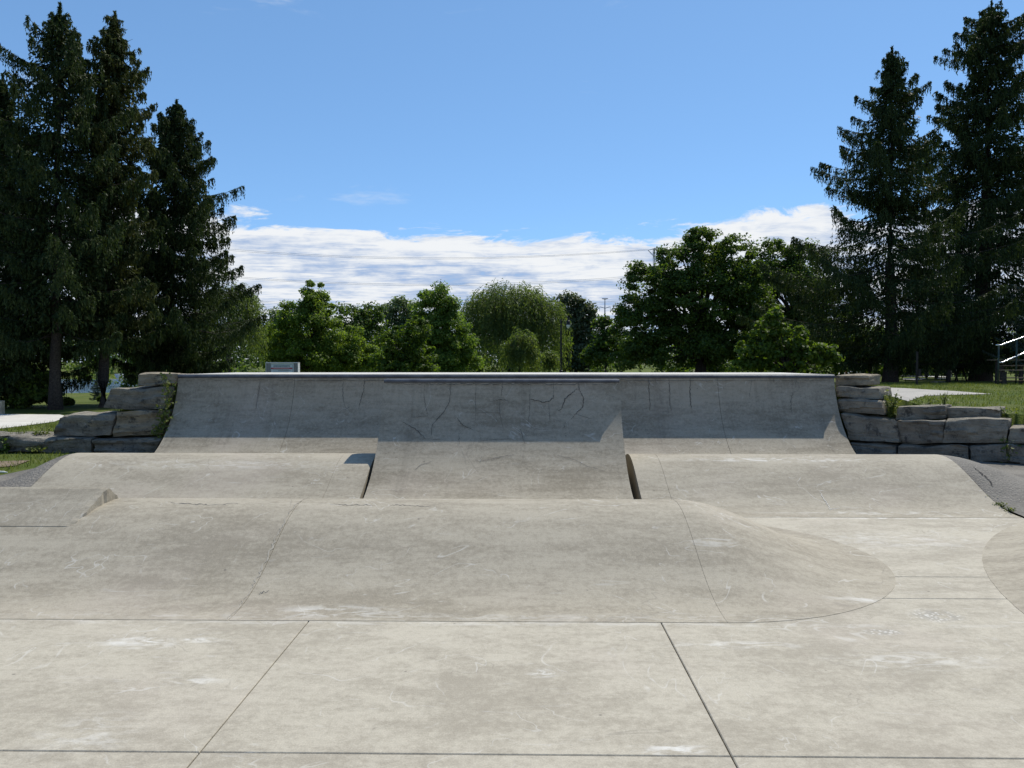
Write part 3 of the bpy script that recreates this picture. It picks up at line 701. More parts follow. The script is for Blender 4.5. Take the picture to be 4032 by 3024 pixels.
def spruce(px_base, py_base, px_top, py_top, Y, profile, seed, label, mat, dens=1.0, r0=.2, cb=.10, pend=1.0, sparse=1.0, fill=1.0, name='spruce_tree'):
    """profile: list of (picture row, half width in picture px) at distance Y"""
    rng = np.random.default_rng(seed); b = at(px_base, py_base, Y); tp = at(px_top, py_top, Y)
    gzv = float(ground_h(b[0], b[1])); b[2] = gzv - .05
    Ht = tp[2] - b[2]; lean = (tp[0] - b[0], 0.)
    t = empty(name, tuple(b)); tag(t, label, 'tree')
    hs = np.array([(at(px_base, r_, Y)[2] - b[2]) / Ht for r_, _ in profile]); rs = np.array([w_ * 1.10 * Y / F for _, w_ in profile])
    o_ = np.argsort(hs); hs, rs = hs[o_], rs[o_]; rs = rs * (1.20 - .38 * hs ** 2)
    m = MB(); bend_trunk(m, Ht, r0, .012, 14, lean, rng)
    Q = []; z = Ht * cb; gold = rng.uniform(0, 6); sc = Ht / 12.; dn = np.array([0, 0, -1.])
    while z < Ht * .985:
        u0 = z / Ht; nb = int(round(5.5 - 1.5 * u0 + rng.uniform(-.5, .8))); gold += .55 + rng.uniform(-.2, .2); wf = rng.choice([.68, .86, 1.0, 1.06])
        for bi in range(nb):
            zb = z + rng.normal(0, .09) * sc; u = min(.985, max(cb * .9, zb / Ht)); Rr = float(np.interp(u, hs, rs)); az = gold + 2 * np.pi * bi / nb + rng.uniform(-.3, .3)
            L = max(.08, Rr * wf * rng.uniform(.82, 1.10) * (.6 if rng.random() < .14 else 1))
            e0 = -.16 + .38 * u ** 1.6 + rng.uniform(-.05, .05); upt = .11 * (1 - u) + .04
            out = np.array([math.cos(az), math.sin(az), 0]); lat = np.array([-math.sin(az), math.cos(az), 0]); org = np.array([lean[0] * u, 0, u * Ht])
            def axis_pt(s_):
                s_ = np.asarray(s_).reshape(-1, 1); return org + out * L * s_ * .98 - dn * L * (e0 * s_ + upt * s_ ** 2.5 - .09 * np.sin(np.pi * s_)) + lat * .05 * L * np.sin(4 * s_ + az)
            ap = axis_pt(np.linspace(0, 1, 5)); m.tube([tuple(p) for p in ap], list(np.linspace(.026 * sc * min(1, L), .004, 5)), 3, False)
            nt = max(5, int(L / (.040 * sc ** .7) * dens)); s_ = rng.uniform(.06, 1, nt) ** .85; P = axis_pt(s_); side = rng.choice([-1, 1], nt).reshape(-1, 1)
            tl = np.minimum(.95, (.10 * sc ** .5 + .36 * L * (1 - s_) * rng.uniform(.3, 1.15, nt))).reshape(-1, 1)
            D = unit(lat * side * rng.uniform(.5, 1.2, (nt, 1)) + out * rng.uniform(.25, .9, (nt, 1)) + dn * rng.uniform(-.12, .45, (nt, 1)))
            k = 8
            for q in range(k):
                f_ = (q + rng.uniform(.05, .95, (nt, 1))) / k
                c_ = P + D * tl * f_ + dn * (f_ ** 2) * tl * .30 * pend + rng.normal(0, .018, (nt, 3)) * sc
                dd = unit(D + dn * f_ * .7 * pend + rng.normal(0, .5, (nt, 3)))
                Q.append(leaf_quads(c_, dd, rng.normal(0, 1, (nt, 3)), rng.uniform(.09, .17, nt) * sc ** .6, rng.uniform(.022, .042, nt) * sc ** .6, rng))
                if q in (2, 5, 7) and pend > .4:                      # hanging twigs below the spray
                    hl = rng.uniform(.08, .34, (nt, 1)) * sc ** .5 * pend
                    for q2 in range(3):
                        g_ = (q2 + rng.uniform(.1, .9, (nt, 1))) / 3; Q.append(leaf_quads(c_ + dn * hl * g_ + rng.normal(0, .012, (nt, 3)), unit(dn + rng.normal(0, .28, (nt, 3))), rng.normal(0, 1, (nt, 3)), rng.uniform(.09, .16, nt) * sc ** .6, rng.uniform(.024, .040, nt) * sc ** .6, rng))
        z += (.27 + .24 * (1 - u0)) * sc * sparse * rng.uniform(.75, 1.25)
    nf = int(8500 * fill); uu = cb + (.97 - cb) * rng.random(nf) ** 1.15; Rf = np.interp(uu, hs, rs); an = rng.uniform(0, 2 * np.pi, nf); rf = Rf * .52 * np.sqrt(rng.random(nf))
    lobe = .75 + .25 * np.sin(uu * Ht / sc * 7.5 + 1.7 * np.sin(an)); rf = rf * lobe            # inner boughs, in tiers
    Cn = np.stack([lean[0] * uu + rf * np.cos(an), rf * np.sin(an), uu * Ht - rf * .12], 1); dd = unit(np.stack([np.cos(an), np.sin(an), -.7 * np.ones(nf)], 1) + rng.normal(0, .5, (nf, 3)))
    Q.append(leaf_quads(Cn, dd, rng.normal(0, 1, (nf, 3)), rng.uniform(.14, .26, nf) * sc ** .6, rng.uniform(.045, .085, nf) * sc ** .6, rng))
    nl = 420; uu = rng.uniform(.90, 1.0, nl); an = rng.uniform(0, 2 * np.pi, nl); rf = (.015 + .22 * (1 - uu) * 10 * .45) * rng.random(nl) * sc       # leader shoots
    Cn = np.stack([lean[0] * uu + rf * np.cos(an), rf * np.sin(an), uu * Ht], 1)
    Q.append(leaf_quads(Cn, unit(np.stack([np.cos(an) * .8, np.sin(an) * .8, np.full(nl, .5)], 1) + rng.normal(0, .35, (nl, 3))), rng.normal(0, 1, (nl, 3)), rng.uniform(.10, .18, nl) * sc ** .6, rng.uniform(.025, .045, nl) * sc ** .6, rng))
    m.build('trunk', M_bark, t, True)
    Qa = np.concatenate(Q); quads_obj('crown', Qa, mat, t); return t, len(Qa)
tot = 0
def add(*a, **k):
    global tot
    t, n_ = spruce(*a, **k); tot += n_; return t
add(60, 1636, 10, 290, 23.5, [(300, 10), (420, 90), (600, 170), (800, 230), (1100, 280), (1400, 260), (1500, 180)], 1, 'dark spruce behind the timber bollard, cut off by the picture edge', M_spruce, 1.0, .17, .10, .9, 1.0, 1.2)
add(218, 1634, 236, 12, 22.3, [(15, 8), (60, 60), (110, 90), (140, 150), (205, 190), (300, 200), (360, 260), (520, 250), (700, 280), (1000, 300), (1250, 300), (1400, 220), (1450, 140)], 2, 'tall open spruce with sky showing through, trunk beside the path edge', M_spruce, .95, .17, .20, 1.2, 1.15, .55)
add(408, 1612, 452, 45, 23.6, [(50, 10), (100, 45), (160, 85), (250, 125), (330, 190), (420, 150), (560, 160), (700, 190), (820, 150), (1000, 150), (1150, 200), (1300, 190), (1400, 130)], 3, 'dense olive spruce with bare thick trunk rising behind the stepped stones', M_spruce2, 1.1, .17, .20, .7, .95)
add(664, 1500, 696, 392, 26.5, [(398, 10), (440, 55), (540, 120), (610, 165), (700, 185), (780, 250), (850, 230), (930, 270), (1000, 250), (1090, 290), (1180, 230), (1255, 360), (1330, 250), (1420, 150)], 4, 'broad dark spruce with drooping tips next to the willow', M_spruce, 1.15, .16, .12, 1.25, .95, 1.1)
add(3505, 1520, 3512, 182, 34., [(186, 4), (205, 20), (240, 52), (310, 85), (370, 150), (440, 170), (510, 205), (560, 170), (620, 270), (700, 285), (760, 240), (830, 150), (880, 280), (930, 410), (1000, 390), (1100, 440), (1230, 520), (1300, 420), (1370, 250)], 5, 'spruce with long level lower boughs reaching over the maple', M_spruce, 1.1, .29, .09, 1.2, 1.1, 1.1)
add(3862, 1494, 3905, 2, 40., [(5, 5), (30, 40), (60, 85), (140, 150), (210, 190), (320, 170), (420, 235), (520, 270), (620, 300), (800, 340), (1000, 370), (1250, 400), (1400, 300)], 6, 'tallest dark spruce standing behind the bleachers', M_spruce, 1.15, .46, .07, 1.0, .9, 1.5)
add(4150, 1500, 4130, 800, 33., [(800, 10), (1000, 80), (1200, 160), (1350, 170), (1420, 150)], 8, 'pale blue green spruce whose boughs show beside the handrails', M_bluesp, .9, .12, .06, .3, 1.0)
add(384, 1560, 386, 1462, 30., [(1465, 3), (1490, 12), (1515, 20), (1535, 24)], 9, 'small bluish spruce sapling against the pond', M_bluesp, .9, .02, .15, .2, 1.2, fill=.03, name='spruce_sapling')

def broadleaf(name, label, px, Y, blobs, mat, seed, leaf=.16, n=9000, clump=.55, trunk_r=.16, bark=None, py_base=None, droopy=0., clumps=170, cat='tree', spread=1.0, group=None):
    """blobs: crown lobes in picture px (cx, cy, rx, ry) at distance Y, depth radius ~ rx"""
    rng = np.random.default_rng(seed); b = at(px, 1468, Y); z0 = float(ground_h(b[0], b[1])) - .05; b[2] = z0
    t = empty(name, tuple(b)); tag(t, label, cat, group)
    k = Y / F; L = []
    for (cx, cy_, rx, ry) in blobs:
        c = at(cx, cy_, Y) - b; L.append((c, np.array([rx * k, rx * k * .85 * spread, ry * k])))
    vol = np.array([np.prod(r_) ** .67 for _, r_ in L]); vol /= vol.sum()
    cs = []; 
    for (c, r_), v_ in zip(L, vol):
        m_ = max(5, int(clumps * v_)); d = unit(rng.normal(0, 1, (m_, 3))); rad = rng.uniform(.2, 1.12, (m_, 1)) ** .42
        cs.append(c + d * r_ * rad * .95)
    cs = np.concatenate(cs); cs = cs[cs[:, 2] > .15]
    csz = rng.uniform(.35, 1.3, len(cs)) * clump
    # leaves in clumps
    ci = rng.integers(0, len(cs), n); d = unit(rng.normal(0, 1, (n, 3))); rad = rng.uniform(0, 1, (n, 1)) ** .45
    P = cs[ci] + d * rad * csz[ci][:, None] * np.array([1, 1, .62]); P[:, 2] -= droopy * (1 - rng.random(n)) * csz[ci]
    ok = P[:, 2] > .05; P = P[ok]; d = d[ok]; ci = ci[ok]; n2 = len(P)
    N_ = unit(np.array([0, 0, 1.]) * .7 + d * .7 + rng.normal(0, .45, (n2, 3))); A_ = np.cross(N_, rng.normal(0, 1, (n2, 3))) + np.array([0, 0, -.5])
    q = leaf_quads(P, A_, N_, leaf * rng.uniform(.7, 1.3, n2), leaf * rng.uniform(.6, 1.0, n2), rng)
    quads_obj('crown', q, mat, t)
    m = MB(); top = max(c[2] for c, _ in L); hb = top * .62
    if trunk_r:
        bend_trunk(m, hb, trunk_r, trunk_r * .45, 6, (0, 0), rng, 8)
        for c in cs[rng.permutation(len(cs))[:min(46, len(cs))]]:
            s0 = np.array([0, 0, min(hb * .95, max(.25 * hb, c[2] * rng.uniform(.35, .7)))]); mid = (s0 + c) / 2 + np.array([0, 0, .12 * np.linalg.norm(c - s0)])
            m.tube([tuple(s0), tuple(mid), tuple(c)], [trunk_r * .32, trunk_r * .2, trunk_r * .05], 4, False)
        m.build('trunk', bark or M_bark, t, True)
    return t
def willow(label, px, Y, blobs, mat, seed, strands=520, leaf=.22, drop=(1.0, 3.2), trunk_r=.3, name='willow_tree'):
    rng = np.random.default_rng(seed); b = at(px, 1468, Y); b[2] = float(ground_h(b[0], b[1])) - .05; t = empty(name, tuple(b)); tag(t, label, 'tree'); k = Y / F
    L = [(at(cx, cy_, Y) - b, np.array([rx * k, rx * k * .85, ry * k])) for cx, cy_, rx, ry in blobs]
    vol = np.array([r_[0] * r_[2] for _, r_ in L]); vol /= vol.sum(); Q = []; tips = []
    for (c, r_), v_ in zip(L, vol):
        m_ = int(strands * v_); d = unit(rng.normal(0, 1, (m_, 3))); d[:, 2] = np.abs(d[:, 2]) * .95 - .08
        top = c + d * r_ * rng.uniform(.5, 1.10, (m_, 1)) + rng.normal(0, .12, (m_, 3)); hl = rng.uniform(*drop, (m_, 1)); outd = unit(d * np.array([1, 1, 0])); tips.append(top)
        for q in range(26):
            f_ = (q + rng.random((m_, 1))) / 26; c_ = top + outd * hl * .22 * np.sin(f_ * 1.9) + np.array([0, 0, 1]) * (hl * .10 * np.sin(f_ * 3.1) - hl * f_ ** 1.25) + rng.normal(0, .07, (m_, 3))
            dd = unit(np.array([0, 0, -1.]) * (f_ + .25) + outd * (1 - f_) * .8 + rng.normal(0, .32, (m_, 3)))
            ok = (c_[:, 2] > .1)
            Q.append(leaf_quads(c_, dd, rng.normal(0, 1, (m_, 3)), leaf * rng.uniform(.7, 1.4, m_), leaf * rng.uniform(.20, .36, m_), rng)[ok])
    quads_obj('crown', np.concatenate(Q), mat, t)
    m = MB(); tips = np.concatenate(tips); hb = tips[:, 2].max() * .5; bend_trunk(m, hb, trunk_r, trunk_r * .5, 5, (0, 0), rng, 8)
    for c in tips[rng.permutation(len(tips))[:30]]:
        s0 = np.array([0, 0, hb * rng.uniform(.6, .97)]); m.tube([tuple(s0), tuple((s0 + c) / 2 + np.array([0, 0, .3])), tuple(c)], [trunk_r * .3, trunk_r * .18, .02], 4, False)
    m.build('trunk', M_bark, t, True); return t

willow('light green weeping willow peeking out from behind the broad spruce', 900, 40, [(900, 1220, 115, 110), (960, 1290, 60, 80), (930, 1180, 70, 70)], M_willow, 21, 620, .14, (.8, 3.0), .2)
broadleaf('locust_tree', 'spiky topped green tree behind the rules sign', 1235, 44, [(1232, 1150, 40, 58), (1238, 1185, 58, 55), (1245, 1225, 75, 60), (1190, 1230, 50, 45), (1140, 1220, 34, 40), (1210, 1290, 110, 100), (1120, 1360, 95, 100), (1330, 1340, 110, 95), (1420, 1390, 75, 75), (1245, 1400, 170, 75)], M_locust, 22, .125, 56000, .5, .13, droopy=.3, clumps=360)
broadleaf('far_tree', 'dark rounded tree showing between the locust and the grey green tree', 1400, 88, [(1390, 1265, 85, 75), (1460, 1240, 50, 50), (1440, 1340, 100, 90)], M_maple, 23, .30, 9000, 1.1, .25, clumps=150)
broadleaf('far_tree', 'hazy green distant tree behind the spiky topped locust', 1100, 110, [(1110, 1250, 50, 42), (1080, 1330, 70, 80)], M_far, 24, .34, 5000, 1.2, .25, clumps=90)
broadleaf('far_tree', 'grey green distant tree behind the bright young maple', 1560, 95, [(1555, 1230, 60, 62), (1620, 1240, 50, 50), (1570, 1330, 90, 80)], M_far, 25, .32, 8000, 1.1, .25, clumps=130)
broadleaf('young_maple', 'bright lime young maple in front of the cone shaped linden', 1590, 31, [(1640, 1300, 55, 60), (1560, 1350, 70, 70), (1640, 1400, 75, 65), (1530, 1430, 85, 50), (1600, 1455, 120, 40)], M_young, 26, .12, 10500, .27, .06, clumps=210)
broadleaf('linden_tree', 'cone shaped dense green linden beside the big willow', 1740, 44, [(1715, 1160, 45, 45), (1720, 1210, 85, 70), (1740, 1290, 105, 80), (1750, 1370, 125, 80), (1760, 1430, 130, 60)], M_linden, 27, .12, 54000, .46, .13, clumps=380)
willow('big domed weeping willow behind the lamp post', 2010, 60, [(2000, 1200, 150, 105), (1925, 1230, 105, 90), (2060, 1210, 110, 95), (2155, 1240, 62, 80), (1960, 1300, 150, 100), (2110, 1320, 100, 90)], M_willow, 28, 2300, .20, (1.4, 4.2), .4)
willow('small pale weeping tree in front of the big willow', 2045, 45, [(2060, 1335, 42, 35), (2015, 1365, 30, 28), (2060, 1390, 50, 40)], M_willow, 29, 260, .17, (.5, 1.5), .07, 'weeping_birch')
willow('little weeping bush at the foot of the lamp post', 2165, 46, [(2162, 1410, 26, 22)], M_willow, 30, 90, .16, (.4, 1.0), .05, 'weeping_birch')
for i, (cx, top, wd_, lb) in enumerate(((2222, 1160, 26, 'slim poplar tucked against the willow'), (2268, 1155, 34, 'tallest poplar with glinting leaves behind the lamp'), (2318, 1195, 34, 'shorter poplar at the end of the poplar row'))):
    broadleaf('poplar_tree', lb, cx, 78, [(cx, top + 45, wd_ * .8, 48), (cx, top + 130, wd_ * 1.1, 75), (cx, top + 230, wd_ * 1.25, 80)], M_poplar, 31 + i, .26, 6500, .8, .18, clumps=110, group='poplars behind the lamp post')
broadleaf('small_tree', 'small dark tree with low branches under the slender pylon', 2385, 62, [(2380, 1290, 40, 45), (2400, 1360, 60, 60), (2350, 1400, 60, 40)], M_maple, 35, .22, 6500, .7, .1, clumps=110)
broadleaf('maple_tree', 'big spreading dark maple under the lattice pylon', 2760, 46, [(2800, 975, 105, 105), (2690, 1060, 120, 100), (2890, 1050, 120, 110), (2570, 1130, 110, 105), (2480, 1220, 70, 60), (2760, 1190, 230, 130), (2960, 1170, 130, 130), (2560, 1300, 150, 100), (2700, 1370, 240, 75), (2900, 1330, 160, 100), (2475, 1390, 60, 45)], M_maple, 36, .15, 100000, .62, .34, clumps=680)
broadleaf('maple_tree', 'rear maple between the spreading maple and the long boughed spruce', 3120, 56, [(3060, 1010, 80, 80), (3150, 1020, 60, 70), (3000, 1090, 110, 100), (3180, 1070, 100, 100), (3100, 1180, 190, 130), (3230, 1230, 130, 120), (3100, 1330, 190, 110)], M_maple, 37, .17, 52000, .8, .3, clumps=380)
broadleaf('young_maple', 'lime green young maple beneath the long spruce boughs', 3090, 25, [(3045, 1250, 28, 40), (3030, 1300, 75, 50), (3110, 1330, 95, 60), (2990, 1370, 85, 50), (3200, 1385, 95, 50), (3060, 1420, 150, 45), (3250, 1400, 70, 40), (2930, 1440, 70, 25)], M_young, 38, .135, 6000, .24, .06, clumps=120, spread=.6)
broadleaf('park_tree', 'leaning park tree with a low fork left of the long boughed spruce', 3425, 50, [(3400, 1380, 110, 50), (3330, 1350, 90, 60), (3480, 1360, 80, 50)], M_maple, 39, .2, 8000, .7, .16, clumps=110)
broadleaf('park_tree', 'pale trunked park tree beside the dark lamp pole', 3648, 45, [(3640, 1330, 110, 70), (3560, 1380, 80, 50)], M_linden, 40, .2, 6500, .7, .14, M_barkgrey, clumps=100)
broadleaf('park_tree', 'dark trunked park tree next to the flat boulders', 3688, 47, [(3700, 1360, 100, 65), (3770, 1400, 60, 40), (3640, 1390, 60, 40)], M_locust, 41, .2, 7500, .7, .12, clumps=110)
# bushes by the left spruces and on the pond bank
for i, (px, Y, bl, n_, lb) in enumerate(((150, 22.8, [(150, 1575, 75, 58), (110, 1520, 80, 70)], 5200, 'dark leafy bush behind the open spruce trunk'), (20, 23.2, [(20, 1565, 95, 65), (-40, 1470, 110, 90)], 6200, 'tall dark bush behind the timber bollard'), (275, 25, [(262, 1606, 36, 24), (315, 1608, 45, 20)], 3200, 'bright bank shrub right of the open spruce trunk'), (350, 29, [(330, 1590, 60, 20), (390, 1588, 45, 20)], 3600, 'low round leaved shrub along the pond edge'), (560, 27, [(620, 1440, 60, 55), (580, 1420, 40, 50)], 4500, 'shaded bush behind the top left boulder'), (730, 29, [(720, 1440, 80, 60), (800, 1450, 70, 50)], 4500, 'leafy bush at the foot of the broad spruce'))):
    broadleaf('bush', lb, px, Y, bl, M_shrub, 60 + i, .12, n_, .3, 0, cat='bush', clumps=90)
# far-off woods
def woods(name, pts, hgt, thick, mat, seed, n, leaf, clump):
    rng = np.random.default_rng(seed); P = []
    pts = np.array(pts, float); seg = np.linalg.norm(np.diff(pts, axis=0), axis=1); cum = np.r_[0, np.cumsum(seg)]
    m_ = int(cum[-1] / (clump * .55)); u = rng.uniform(0, cum[-1], m_ * 4)
    cx = np.interp(u, cum, pts[:, 0]) + rng.normal(0, thick, len(u)); cy_ = np.interp(u, cum, pts[:, 1]) + rng.normal(0, thick, len(u))
    hh = hgt * (.55 + .45 * np.array([noise.noise(Vector((a * .06, b_ * .06, seed))) + .5 for a, b_ in zip(cx, cy_)]))
    cz = rng.uniform(.05, 1, len(u)) * hh + ground_h(cx, cy_)
    cs = np.stack([cx, cy_, cz], 1); ci = rng.integers(0, len(cs), n); d = unit(rng.normal(0, 1, (n, 3)))
    P = cs[ci] + d * rng.uniform(0, 1, (n, 1)) ** .45 * clump * np.array([1, 1, .7])
    N_ = unit(np.array([0, 0, 1.]) * .7 + d * .7 + rng.normal(0, .4, (n, 3)))
    o = quads_obj(name, leaf_quads(P, np.cross(N_, rng.normal(0, 1, (n, 3))), N_, leaf * rng.uniform(.7, 1.3, n), leaf * rng.uniform(.6, 1, n), rng), mat)
    return tag(o, kind='stuff')
o = woods('distant_woods', [(-190, 60), (-150, 120), (-95, 150), (-30, 160), (40, 150), (110, 150), (200, 110)], 9, 5, M_far, 71, 60000, .62, 2.0); tag(o, 'hazy belt of distant woods along the horizon', 'woods')
o = woods('pond_side_woods', [(-95, 98), (-75, 106), (-52, 108), (-36, 112), (-22, 116)], 9, 2.5, M_maple, 72, 26000, .42, 1.5); tag(o, 'shaded woods on the far bank of the pond', 'woods')
o = woods('park_hedge', [(20, 95), (45, 92), (62, 84), (80, 70), (95, 50)], 7, 2.0, M_maple, 73, 26000, .36, 1.3); tag(o, 'dark hedge of trees beyond the street', 'woods')

o = woods('shade_fill_leaves', [(-34, 66), (-20, 62), (-8, 68), (1, 72)], 4.2, 2.0, M_maple, 74, 22000, .30, 1.0); tag(o, 'dark leaf strip filling in trunks and shadows behind the ramp deck', 'shade_fill_leaves')  # added foliage, stands in for the dark trunks and shadows under the trees
o = woods('shade_fill_leaves', [(8, 70), (16, 66), (26, 60), (34, 56)], 4.0, 2.0, M_maple, 75, 18000, .30, 1.0); tag(o, 'dark leaf strip filling in trunks and shadows below the spreading maple', 'shade_fill_leaves')  # same added filler for the shadowed trunks on the maple side

# ------------------------------------------------------------------ grass, weeds, vines
def blades(name, n, region, hmin, hmax, wd_, seed, keep=None):
    rng = np.random.default_rng(seed); x0, x1, y0, y1 = region; X = rng.uniform(x0, x1, n); Y = rng.uniform(y0, y1, n)
    if keep is not None: k = keep(X, Y); X, Y = X[k], Y[k]
    n = len(X); Z = ground_h(X, Y); h = rng.uniform(hmin, hmax, n) * (.7 + .6 * rng.random(n)); a = rng.uniform(0, 2 * np.pi, n); ln = rng.normal(0, .4, (n, 2)) * h[:, None]
    s = np.stack([np.cos(a), np.sin(a)], 1) * wd_ * .5; B = np.stack([X, Y, Z], 1); T = B + np.stack([ln[:, 0], ln[:, 1], h], 1); s3 = np.c_[s, np.zeros(n)]
    return tag(quads_obj(name, np.stack([B - s3, B + s3, T + s3 * .15, T - s3 * .15], 1), M_grass), kind='stuff')
def inpoly(X, Y, poly):
    poly = np.array(poly); r_ = np.zeros(len(X), bool); j = len(poly) - 1
    for i in range(len(poly)):
        c = ((poly[i, 1] > Y) != (poly[j, 1] > Y)) & (X < (poly[j, 0] - poly[i, 0]) * (Y - poly[i, 1]) / (poly[j, 1] - poly[i, 1] + 1e-12) + poly[i, 0]); r_ ^= c; j = i
    return r_
pR = [gnd(*p)[:2] for p in ((3300, 1522), (3400, 1524), (3560, 1530), (3750, 1541), (3908, 1553), (3800, 1555.5), (3640, 1560), (3480, 1563), (3380, 1568), (3300, 1560))]
pL = [gnd(*p)[:2] for p in ((-420, 1632), (0, 1632.5), (236, 1634), (262, 1640), (214, 1662), (100, 1678), (0, 1690), (-420, 1735))]
nz_keep = lambda X, Y: np.array([noise.noise(Vector((a * 1.1, b_ * 1.1, 3))) > -.28 for a, b_ in zip(X, Y)])
o = blades('lawn_grass', 52000, (5.4, 24, 11, 36), .03, .065, .016, 5, lambda X, Y: (Y > wallY(X) + .75) & ~inpoly(X, Y, pR) & nz_keep(X, Y)); tag(o, 'short green lawn grass above the right stone wall', 'grass'); o['label'] = 'short green lawn grass between the stacked limestone wall and the spruces'
o = blades('bank_grass', 16000, (-16, -5.9, 8.2, 16), .03, .08, .014, 6, lambda X, Y: ~inpoly(X, Y, pL) & ((X < -6.85) | (Y > 12.6)) & ~((Y > 11.9) & (Y < 12.75)) & nz_keep(X, Y)); tag(o, 'patchy grass strip beside the stepped stones and the path', 'grass')
def weed(name, label, base_pt, hgt, spread, n, seed, leaf=.05, mat=None, stems=7, cat='plant', tall=True):
    rng = np.random.default_rng(seed); t = empty(name, tuple(base_pt)); tag(t, label, cat); m = MB(); Q = []
    for s in range(stems):
        a = rng.uniform(0, 2 * np.pi); l = spread * rng.uniform(.2, 1); tip = np.array([math.cos(a) * l, math.sin(a) * l * .6, hgt * rng.uniform(.55, 1)])
        mid = tip * .5 + np.array([0, 0, hgt * .12]); m.tube([(0, 0, -.02), tuple(mid), tuple(tip)], [.005, .004, .002], 3, False)
        k = max(3, n // stems); u = rng.uniform(.15, 1, (k, 1)); P = np.where(u < .5, mid * u * 2, mid + (tip - mid) * (u * 2 - 1)) + rng.normal(0, leaf * .6, (k, 3))
        N_ = unit(np.array([0, -.3, .8]) + rng.normal(0, .5, (k, 3))); Q.append(leaf_quads(P, np.cross(N_, rng.normal(0, 1, (k, 3))), N_, leaf * rng.uniform(.6, 1.3, k), leaf * rng.uniform(.4, .8, k), rng))
    m.build('stem', M_vine, t); quads_obj('leaf_cluster', np.concatenate(Q), mat or M_vine, t)['kind'] = 'stuff'; return t
def wp(px, py, plane): return wall_hit(px, py, plane)
weed('weed', 'leafy weed growing in the notch of the stacked limestone wall', wp(3505, 1650, plane_r(.42)), .42, .26, 190, 81, .055)
weed('weed', 'tall thin weed behind the two flat topped wall stones', wp(3716, 1602, plane_r(.8)), .28, .10, 60, 82, .04)
weed('weed', 'weed rooted at the end of the flat topped wall stones', wp(3965, 1650, plane_r(.7)), .16, .3, 130, 83, .045)
weed('weed', 'spidery grass tuft at the base of the limestone wall', wp(3965, 1822, plane_r(-.06)), .34, .22, 60, 84, .07, M_grass, 12)
weed('weed', 'low weeds along the lawn edge behind the stones', wp(3640, 1600, plane_r(.85)), .14, .35, 110, 85, .04)
weed('weed', 'small weed in front of the low left stones', wp(140, 1785, plane_l(-.1)), .12, .3, 90, 86, .045)
weed('weed', 'small leafy weed beside the end stone near the path', wp(178, 1722, plane_l(.35)), .14, .25, 110, 87, .05)
weed('weed', 'dark tuft at the foot of the low left stones', wp(20, 1790, plane_l(-.08)), .3, .2, 90, 88, .06, M_shrub)
for i, (px, py) in enumerate(((3897, 1972), (3945, 2000), (3978, 2017))):
    p = atX(px, py, H2R1 + .02); weed('moss_tuft', ('thin green tuft highest up the seam between roller and asphalt', 'middle and fullest green tuft in the seam between roller and asphalt', 'low green tuft at the foot of the seam between roller and asphalt')[i], p, .05, .10, 70, 90 + i, .025, M_grass, 8)['group'] = 'tufts in the asphalt seam'
# vine climbing the corner between stones and ramp
vt = empty('vine', (-5.85, 12.25, .4)); tag(vt, 'yellow green vine climbing the corner between stepped stones and ramp', 'vine')
rng = np.random.default_rng(95); m = MB(); Q = []
for s in range(9):
    path = []; x0 = rng.uniform(630, 665)
    for (y, cxp) in ((1715, 618), (1680, 632), (1640, 640), (1600, 655), (1560, 664), (1520, 660), (1478, 645)):
        if s > 4 and y < rng.uniform(1480, 1640): break
        pt = wall_hit(cxp + rng.normal(0, 11), y, plane_l(-.05 + (1715 - y) * .0011)); path.append(pt - np.array([-5.85, 12.25, .4]))
    if len(path) < 2: continue
    m.tube([tuple(p) for p in path], .004, 3, False); path = np.array(path); k = 24; u = rng.uniform(0, len(path) - 1.001, k); i0 = u.astype(int); P = path[i0] + (path[i0 + 1] - path[i0]) * (u - i0)[:, None] + rng.normal(0, .055, (k, 3)) * np.array([1, .6, 1])
    N_ = unit(np.array([0, -.8, .6]) + rng.normal(0, .5, (k, 3))); Q.append(leaf_quads(P, np.cross(N_, rng.normal(0, 1, (k, 3))), N_, .06 * rng.uniform(.6, 1.4, k), .04 * rng.uniform(.6, 1.3, k), rng))
m.build('stem', M_vine, vt); quads_obj('leaf_cluster', np.concatenate(Q), M_vine, vt)['kind'] = 'stuff'

# ------------------------------------------------------------------ rules sign behind the deck
SY = 22.; a = at(1048, 1427, SY); b = at(1172, 1427, SY); gz0 = float(ground_h((a[0] + b[0]) / 2, SY)); sw = b[0] - a[0]; shh = a[2] - gz0
sg = empty('rules_sign', ((a[0] + b[0]) / 2, SY, gz0)); tag(sg, 'grey boxed notice board headed RULES AND ETIQUETTE behind the ramp deck', 'sign')
for sx in (-1, 1):
    m = MB(); m.box(sx * sw / 2 - (.0 if sx < 0 else .115), sx * sw / 2 + (.115 if sx < 0 else 0), 0, .16, 0, shh - .022); m.build('side_panel', M_signgrey, sg)
    m = MB(); m.box(sx * (sw / 2 + .002), sx * (sw / 2 + .014), -.01, .17, 0, shh - .008) if sx > 0 else m.box(-sw / 2 - .014, -sw / 2 - .002, -.01, .17, 0, shh - .008); m.build('side_trim', M_signcap, sg)
m = MB(); m.box(-sw / 2 - .014, sw / 2 + .014, -.012, .175, shh - .02, shh + .004); m.build('cap', M_signcap, sg)
m = MB(); m.box(-sw / 2 + .117, sw / 2 - .117, .02, .14, .1, shh - .022); bd = m.build('board', M_white, sg)
kx = lambda x: (x - 2212 / 2 + 0) # zoom column helper not needed further
pz = lambda y: at(1110, y, SY)[2] - gz0
zy = lambda v: pz(1400 + v / 8.508)
zx = lambda v: at(980 + v / 8.508, 1440, SY)[0] - (a[0] + b[0]) / 2
m = MB(); m.box(zx(738), zx(1452), .012, .018, zy(452), zy(404)); m.build('red_band', M_red, bd)
